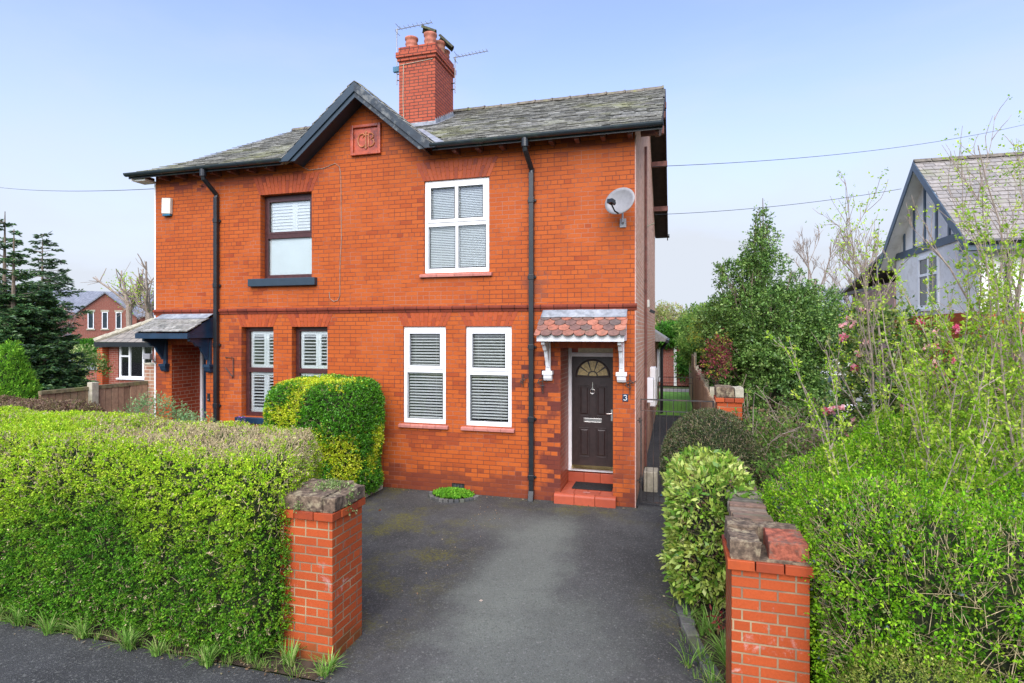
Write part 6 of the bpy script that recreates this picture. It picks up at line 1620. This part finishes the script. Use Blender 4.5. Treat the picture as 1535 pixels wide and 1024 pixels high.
spruce(-14.45, 9.9, 3.9, 1.35, 'low broad dark spruce beside the left fence', den=.9, taperp=.7)
spruce(-13.75, 8.8, 3.0, 1.1, 'dense low spruce behind the brown hedge', den=.9, taperp=.6)
spruce(-13.55, 9.4, 2.4, .7, 'smallest dark spruce next to the fence boards', den=1, taperp=.6)
cj = empty('golden_conifer', (-11.5, 7.4, 0), 'small bright green cone shaped conifer at the left edge', 'conifer')
vv = []
Tc = blob((-11.5, 7.4, 1.1), (.55, .55, 1.5), 4, .12, 2.5, 4); q = Tc.reshape(-1, 3); k = np.clip((2.75 - q[:, 2]) / 1.9, .05, 1) ** .6; q[:, 0] = -11.5 + (q[:, 0] + 11.5) * k; q[:, 1] = 7.4 + (q[:, 1] - 7.4) * k; Tc = q.reshape(-1, 3, 3)
core_mesh(Tc, cj, .08); hedge_cloud(Tc, 900, 9, .05, .016, [(.16, .38, .03), (.24, .48, .04), (.09, .24, .025)], .14, M['leaf'], cj, up=1.2, spread=.45)
spruce(-30.4, 21.0, 7.7, 2.6, 'thin open crowned pine standing far behind the spruces', den=.24, bare=.5, name='pine_tree', nl=.24, rise=.1, droop=.05, zb=3.0, taperp=.7, pal=[(.05, .10, .04), (.08, .14, .06)])
# pink blossom tree
tree('blossom_tree', (-29.6, 20.5), 2.9, .12, 'pinkish budding tree behind the dark spruces', 'tree', M['bark'], depth=5, spread=.7, first=.25, upw=.05, minr=.012, kids=(4, 6),
     leafs=(1700, 4, .07, .05, [(.42, .24, .22), (.34, .17, .15), (.45, .32, .28), (.3, .2, .12)], M['petal']))
# pollarded trees
def pollard(x, y, zf, zt, label, n=9, r=.17, leaf=False):
    e = empty('pollarded_tree', (x, y, 0), label, 'tree', 'cut back trees beyond the bungalow')
    tips = []; A, B, R0, R1 = [], [], [], []
    P = np.array([[x, y, 0], [x, y, zf * .6], [x, y, zf]]); fast_mesh('trunk', stick_faces(P[:-1], P[1:], np.array([r * 1.2, r]), np.array([r, r * 1.1]), 8), 4, M['bark_pale'], e)
    for i in range(n):
        a = RNG.uniform(0, 2 * math.pi); d = (math.cos(a) * .8, math.sin(a) * .8, RNG.uniform(.5, 1.5)); Q, _ = curve_pts((x, y, zf - RNG.uniform(0, .5)), d, (zt - zf) * RNG.uniform(.8, 1.3), 6, .10, .05)
        rr = np.linspace(r * .55, r * .24, 7); A.append(Q[:-1]); B.append(Q[1:]); R0.append(rr[:-1]); R1.append(rr[1:]); tips.append(Q[-1])
        for _ in range(3):
            S2, _ = curve_pts(Q[RNG.integers(2, 6)], RNG.normal(size=3) + np.array([0, 0, 1.2]), RNG.uniform(.5, 1.2), 3, .1, .05); A.append(S2[:-1]); B.append(S2[1:]); rr = np.linspace(r * .25, r * .12, 4); R0.append(rr[:-1]); R1.append(rr[1:])
        for _ in range(9):
            S2, _ = curve_pts(Q[RNG.integers(0, 6)], RNG.normal(size=3), RNG.uniform(.4, 1.2), 3, .1, .0); A.append(S2[:-1]); B.append(S2[1:]); rr = np.linspace(.018, .01, 4); R0.append(rr[:-1]); R1.append(rr[1:])
    fast_mesh('branches', stick_faces(*map(np.concatenate, (A, B, R0, R1)), 6), 4, M['bark_pale'], e)
    if leaf:
        Q = np.concatenate(A)[RNG.integers(0, n * 5, 300)] + RNG.normal(size=(300, 3)) * .4 + np.array([0, 0, .5]); fast_mesh('leaves', leaf_verts(Q, unit(RNG.normal(size=Q.shape)), .12, .08), 4, M['leaf'], e, pick(G_YEL, 300))
pollard(-35.2, 29.8, 4.6, 6.9, 'thick stemmed cut back tree, the left of the two beyond the bungalow', 12)
pollard(-32.6, 29.0, 4.4, 6.9, 'cut back tree with a few fresh leaves, nearest the house corner', 9, .2, True)
lhg = empty('laurel_hedge', (-34, 25.5, 0), 'bright green laurel hedge in front of the distant brick house', 'hedge')
Th = rounded_box(-38, -29.5, 24.5, 26.3, 0, 2.25, .4, .4, .15, 1, 7); core_mesh(Th, lhg, .1); hedge_cloud(Th, 260, 5, .11, .06, [(.08, .26, .02), (.13, .36, .03), (.05, .16, .02)], .15, M['leaf'], lhg)
vs_ = empty('variegated_shrub', (-17.6, 13.4, 0), 'pale green variegated shrub beside the brick wall and spruces', 'shrub')
volume(vs_, [((-18.0, 13.5, 1.3), (.75, .8, 1.1)), ((-17.45, 13.3, .8), (.5, .6, .8))], 2200, 5, .08, .045, [(.10, .22, .04), (.20, .32, .08), (.45, .5, .2), (.07, .16, .03)], M['leaf'], shell=.5)
limbs(vs_, (-17.5, 13.4, 0), [(-17.9, 13.3, 1.6), (-17, 13.3, 1.4), (-18.2, 13.8, 1.5)], .04, M['bark'])
# far tree line on the left and right
for i, (x, y, H, lab, rr) in enumerate(((6.2, 31, 5.6, 'bare winter tree nearest the holly', .14), (8.3, 33, 5.9, 'bare winter tree second from the holly', .14), (10.2, 34, 5.8, 'bare winter tree midway between holly and white gable', .15),
        (11.6, 33, 5.3, 'bare winter tree just left of the white gable', .13), (9.6, 28, 4.6, 'smaller bare tree in front of the distant pale house', .1), (7.4, 27, 4.2, 'smallest bare tree beside the holly crown', .09))):
    tree('bare_tree', (x, y), H, rr, lab, 'tree', M['bark_pale'], 'bare winter trees beyond the right garden', depth=5, spread=.5, first=.15, upw=.2, minr=.010, kids=(4, 6), zmax=H * 1.42)
tree('bare_tree', (-62, 55), 6.4, .2, 'bare tree top behind the roof of the distant brick house', 'tree', M['bark'], 'bare trees far behind the brick house', depth=5, spread=.5, first=.4, upw=.15, minr=.025, kids=(4, 6))
hm = []
for i, (x, y, rx, h) in enumerate(((-1.5, 60, 7, 4.5), (8, 62, 8, 5), (20, 60, 9, 5.5), (-70, 62, 14, 5), (-50, 75, 14, 5.5), (-85, 50, 12, 5.2), (32, 58, 9, 5.2), (-30, 78, 14, 5))): hm.append(((x, y, h * .45), (rx, 3, h * .55)))
fw_ = empty('far_trees', (0, 60, 0), None, None, None); bpy.data.objects.remove(fw_)
tmp = volume(None, hm, 16000, 4, .5, .3, [(.16, .18, .10), (.20, .17, .12), (.12, .15, .08), (.24, .22, .16)], M['leaf'], 'far_wood', ns=.3, thr=-.4, shell=.3)
tag(tmp, 'low grey green belt of far off trees along the horizon', 'woodland', kind='stuff')

# ------------------------------------------------------------------ cars and bin
def car(c, a, label, paint, Lc=4.2, Wc=1.75, Hc=1.48):
    e = empty('parked_car', c, label, 'car', rz=a)
    def W_(m, name, mat, par=e, **k): return xf(m, c, a).build(name, mat, par, **k)
    m = MB(); L2 = Lc / 2
    m.prism([(-L2, .3), (L2, .3), (L2, .62), (L2 - .12, .80), (L2 - .95, .93), (-L2 + .5, .95), (-L2 + .02, .85)], lambda u, v, t: (u, t, v), Wc / 2, -Wc / 2)
    body = W_(m, 'body', paint, bevel=.06)
    m = MB(); pr = [(L2 - 1.05, .93), (L2 - 1.75, Hc - .06), (L2 - 2.2, Hc), (-L2 + 1.0, Hc - .02), (-L2 + .35, 1.3), (-L2 + .15, .93)]
    vs = [(u, -Wc / 2 * (.93 if v < 1 else .76), v) for u, v in pr] + [(u, Wc / 2 * (.93 if v < 1 else .76), v) for u, v in pr]; n = len(pr)
    m.add(vs, [(i, (i + 1) % n, n + (i + 1) % n, n + i)[::-1] for i in range(n)] + [tuple(range(n)), tuple(range(2 * n - 1, n - 1, -1))]); W_(m, 'cabin_glass', M['carglass'], bevel=.03)
    m = MB(); m.box(-L2 + .95, L2 - 2.1, -Wc / 2 * .74, Wc / 2 * .74, Hc - .03, Hc + .02); W_(m, 'roof', paint, bevel=.03)
    m = MB()
    for s in (-1, 1):
        for (u0, z0, u1, z1) in ((L2 - 1.1, .95, L2 - 2.15, Hc), (.1, .95, 0, Hc), (-L2 + .3, .95, -L2 + 1.0, Hc)):
            m = MB(); m.tube([(u0, s * Wc / 2 * .92, z0), (u1, s * Wc / 2 * .765, z1)], .035, 6); W_(m, 'window_pillar', paint)
    for s in (-1, 1):
        for u in (-L2 + .75, L2 - .8):
            m = MB(); m.tube([(u, s * (Wc / 2 - .2), .31), (u, s * (Wc / 2 + .01), .31)], .31, 24); w_ = W_(m, 'wheel', M['tyre'], bevel=.02)
            m = MB(); m.tube([(u, s * (Wc / 2 + .0), .31), (u, s * (Wc / 2 + .02), .31)], .2, 18); W_(m, 'rim', M['metal'], w_)
        m = MB(); m.box(L2 - .1, L2 + .01, s * .62 - .2, s * .62 + .2, .62, .76); W_(m, 'headlight', M['dish'], bevel=.02)
    return e
def carpaint(n, c): return plain(n, c, .2, .02, 2, 0)
car((-25.5, 20.3, 0), .35, 'silver blue car behind the brick wall beyond the left fence', carpaint('silver_blue_paint', (.42, .50, .58)), Hc=1.52)
car((4.9, 19.2, 0), 1.5, 'white car half hidden behind the brambles beside the neighbouring house', carpaint('white_car_paint', (.8, .8, .8)), Hc=1.6)
wb = empty('wheelie_bin', (3.75, 16.3, 0), 'dark blue wheelie bin behind the brambles', 'bin')
m = MB(); m.add([(3.52, 16.1, .06), (3.98, 16.1, .06), (3.98, 16.55, .06), (3.52, 16.55, .06), (3.46, 16.0, .98), (4.04, 16.0, .98), (4.04, 16.6, .98), (3.46, 16.6, .98)], [(0, 3, 2, 1), (4, 5, 6, 7), (0, 1, 5, 4), (1, 2, 6, 5), (2, 3, 7, 6), (3, 0, 4, 7)])
binm = plain('dark_blue_bin_plastic', (.02, .03, .06), .5, .2, 6, .1)
m.build('body', binm, wb, bevel=.02); m = MB(); m.prism([(15.96, .985), (16.66, .985), (16.62, 1.08), (16.1, 1.05)], lambda u, v, t: (t, u, v), 3.44, 4.06); m.build('lid', binm, wb, bevel=.015)
for x in (3.5, 4.0): MB().tube([(x - .03, 16.6, .12), (x + .03, 16.6, .12)], .12, 14).build('wheel', M['tyre'], wb)
# flower pots on the bay sill behind the hedge
for i, (x, lab) in enumerate(((-7.95, 'purple flower pot on the dark sill behind the privet hedge'),)):
    e = empty('flower_pot', (x, 9.0, .95), lab, 'pot'); MB().lathe((x, 9.05, .98), [(.05, 0), (.07, .12), (.075, .13)], 14).build('pot', M['navy'], e)
    P = np.array([x, 9.05, 1.15]) + RNG.normal(size=(90, 3)) * np.array([.045, .03, .025]); fast_mesh('flowers', leaf_verts(P, unit(RNG.normal(size=P.shape) + np.array([0, 0, .6])), .03, .02), 4, M['petal'], e, pick([(.10, .05, .35), (.25, .1, .5), (.05, .15, .03)], 90))
# ------------------------------------------------------------------ overhead cables
def cable(p, q, sag, lab):
    p, q = Vector(p), Vector(q); pts = []
    for i in range(25): t = i / 24; v = p.lerp(q, t); v.z -= sag * 4 * t * (1 - t); pts.append(v)
    m = MB(); m.tube(pts, .007, 6); m.build('overhead_cable', M['black'], None, lab, 'cable', 'overhead cables')
cable((-9.05, 9.25, 5.72), (-24, 15.1, 8.15), .12, 'single overhead cable running left from the house eaves')
cable((-.5, 14.0, 6.75), (14.5, 27.5, 11.3), .35, 'upper overhead cable running right from the gable end')
cable((-.5, 16.0, 6.0), (6.4, 19.2, 7.0), .12, 'lower overhead cable between the gable end and the neighbouring roof')

# ------------------------------------------------------------------ camera, sky and sun
cd = bpy.data.cameras.new('camera'); cam = bpy.data.objects.new('camera', cd); COL.objects.link(cam)
cam.location = (0, 0, 2.8); cam.rotation_euler = (R(90), 0, R(15.88)); cd.sensor_width = 36; cd.lens = 36 * 855 / 1535; cd.shift_y = -14 / 1535; cd.shift_x = 0
cd.clip_start = .05; cd.clip_end = 2000; SC.camera = cam
SUN_EL, SUN_AZ = 42, 173     # azimuth: degrees, clockwise from +y (north)
sd_ = bpy.data.lights.new('sun', 'SUN'); sun = bpy.data.objects.new('sun', sd_); COL.objects.link(sun)
sd_.energy = SUN_E; sd_.angle = R(65); sd_.color = (1, .965, .91)
az, el = R(SUN_AZ), R(SUN_EL)
dv = Vector((math.sin(az) * math.cos(el), math.cos(az) * math.cos(el), math.sin(el)))
sun.rotation_euler = dv.to_track_quat('Z', 'Y').to_euler()
W = bpy.data.worlds.new('World'); SC.world = W; W.use_nodes = True; nt = W.node_tree; nt.nodes.clear()
out = nt.nodes.new('ShaderNodeOutputWorld'); bgn = nt.nodes.new('ShaderNodeBackground'); nt.links.new(bgn.outputs[0], out.inputs[0])
sky = nt.nodes.new('ShaderNodeTexSky'); sky.sky_type = 'NISHITA'; sky.sun_disc = False; sky.sun_elevation = el; sky.sun_rotation = az; sky.air_density = 1.0; sky.dust_density = .8; sky.ozone_density = 1.5
tc = nt.nodes.new('ShaderNodeTexCoord'); mp = nt.nodes.new('ShaderNodeMapping'); mp.inputs['Scale'].default_value = (1, 1, 3.2); nt.links.new(tc.outputs['Generated'], mp.inputs[0])
n1 = nz(nt, mp.outputs[0], 1.6, 7, .55, .3)
sx = nt.nodes.new('ShaderNodeSeparateXYZ'); nt.links.new(tc.outputs['Generated'], sx.inputs[0])
veil = math_(nt, 'ADD', ramp(nt, sx.outputs['Z'], .0, .50, VEIL[0], VEIL[1]), math_(nt, 'MULTIPLY', ramp(nt, n1, .42, .72), .22))
veil = math_(nt, 'MINIMUM', veil, 1.0)
skc = mixc(nt, 1.0, sky.outputs[0], (.84, .79, .95), 'MULTIPLY')
col = mixc(nt, veil, skc, CLOUD)
nt.links.new(col, bgn.inputs[0]); bgn.inputs[1].default_value = SKY_S
SC.view_settings.view_transform = 'Standard'; SC.view_settings.look = 'None'; SC.view_settings.gamma = 1; SC.view_settings.exposure = EXPO
SC.render.resolution_x = 1024; SC.render.resolution_y = 683
SC.cycles.max_bounces = 6; SC.cycles.transparent_max_bounces = 8
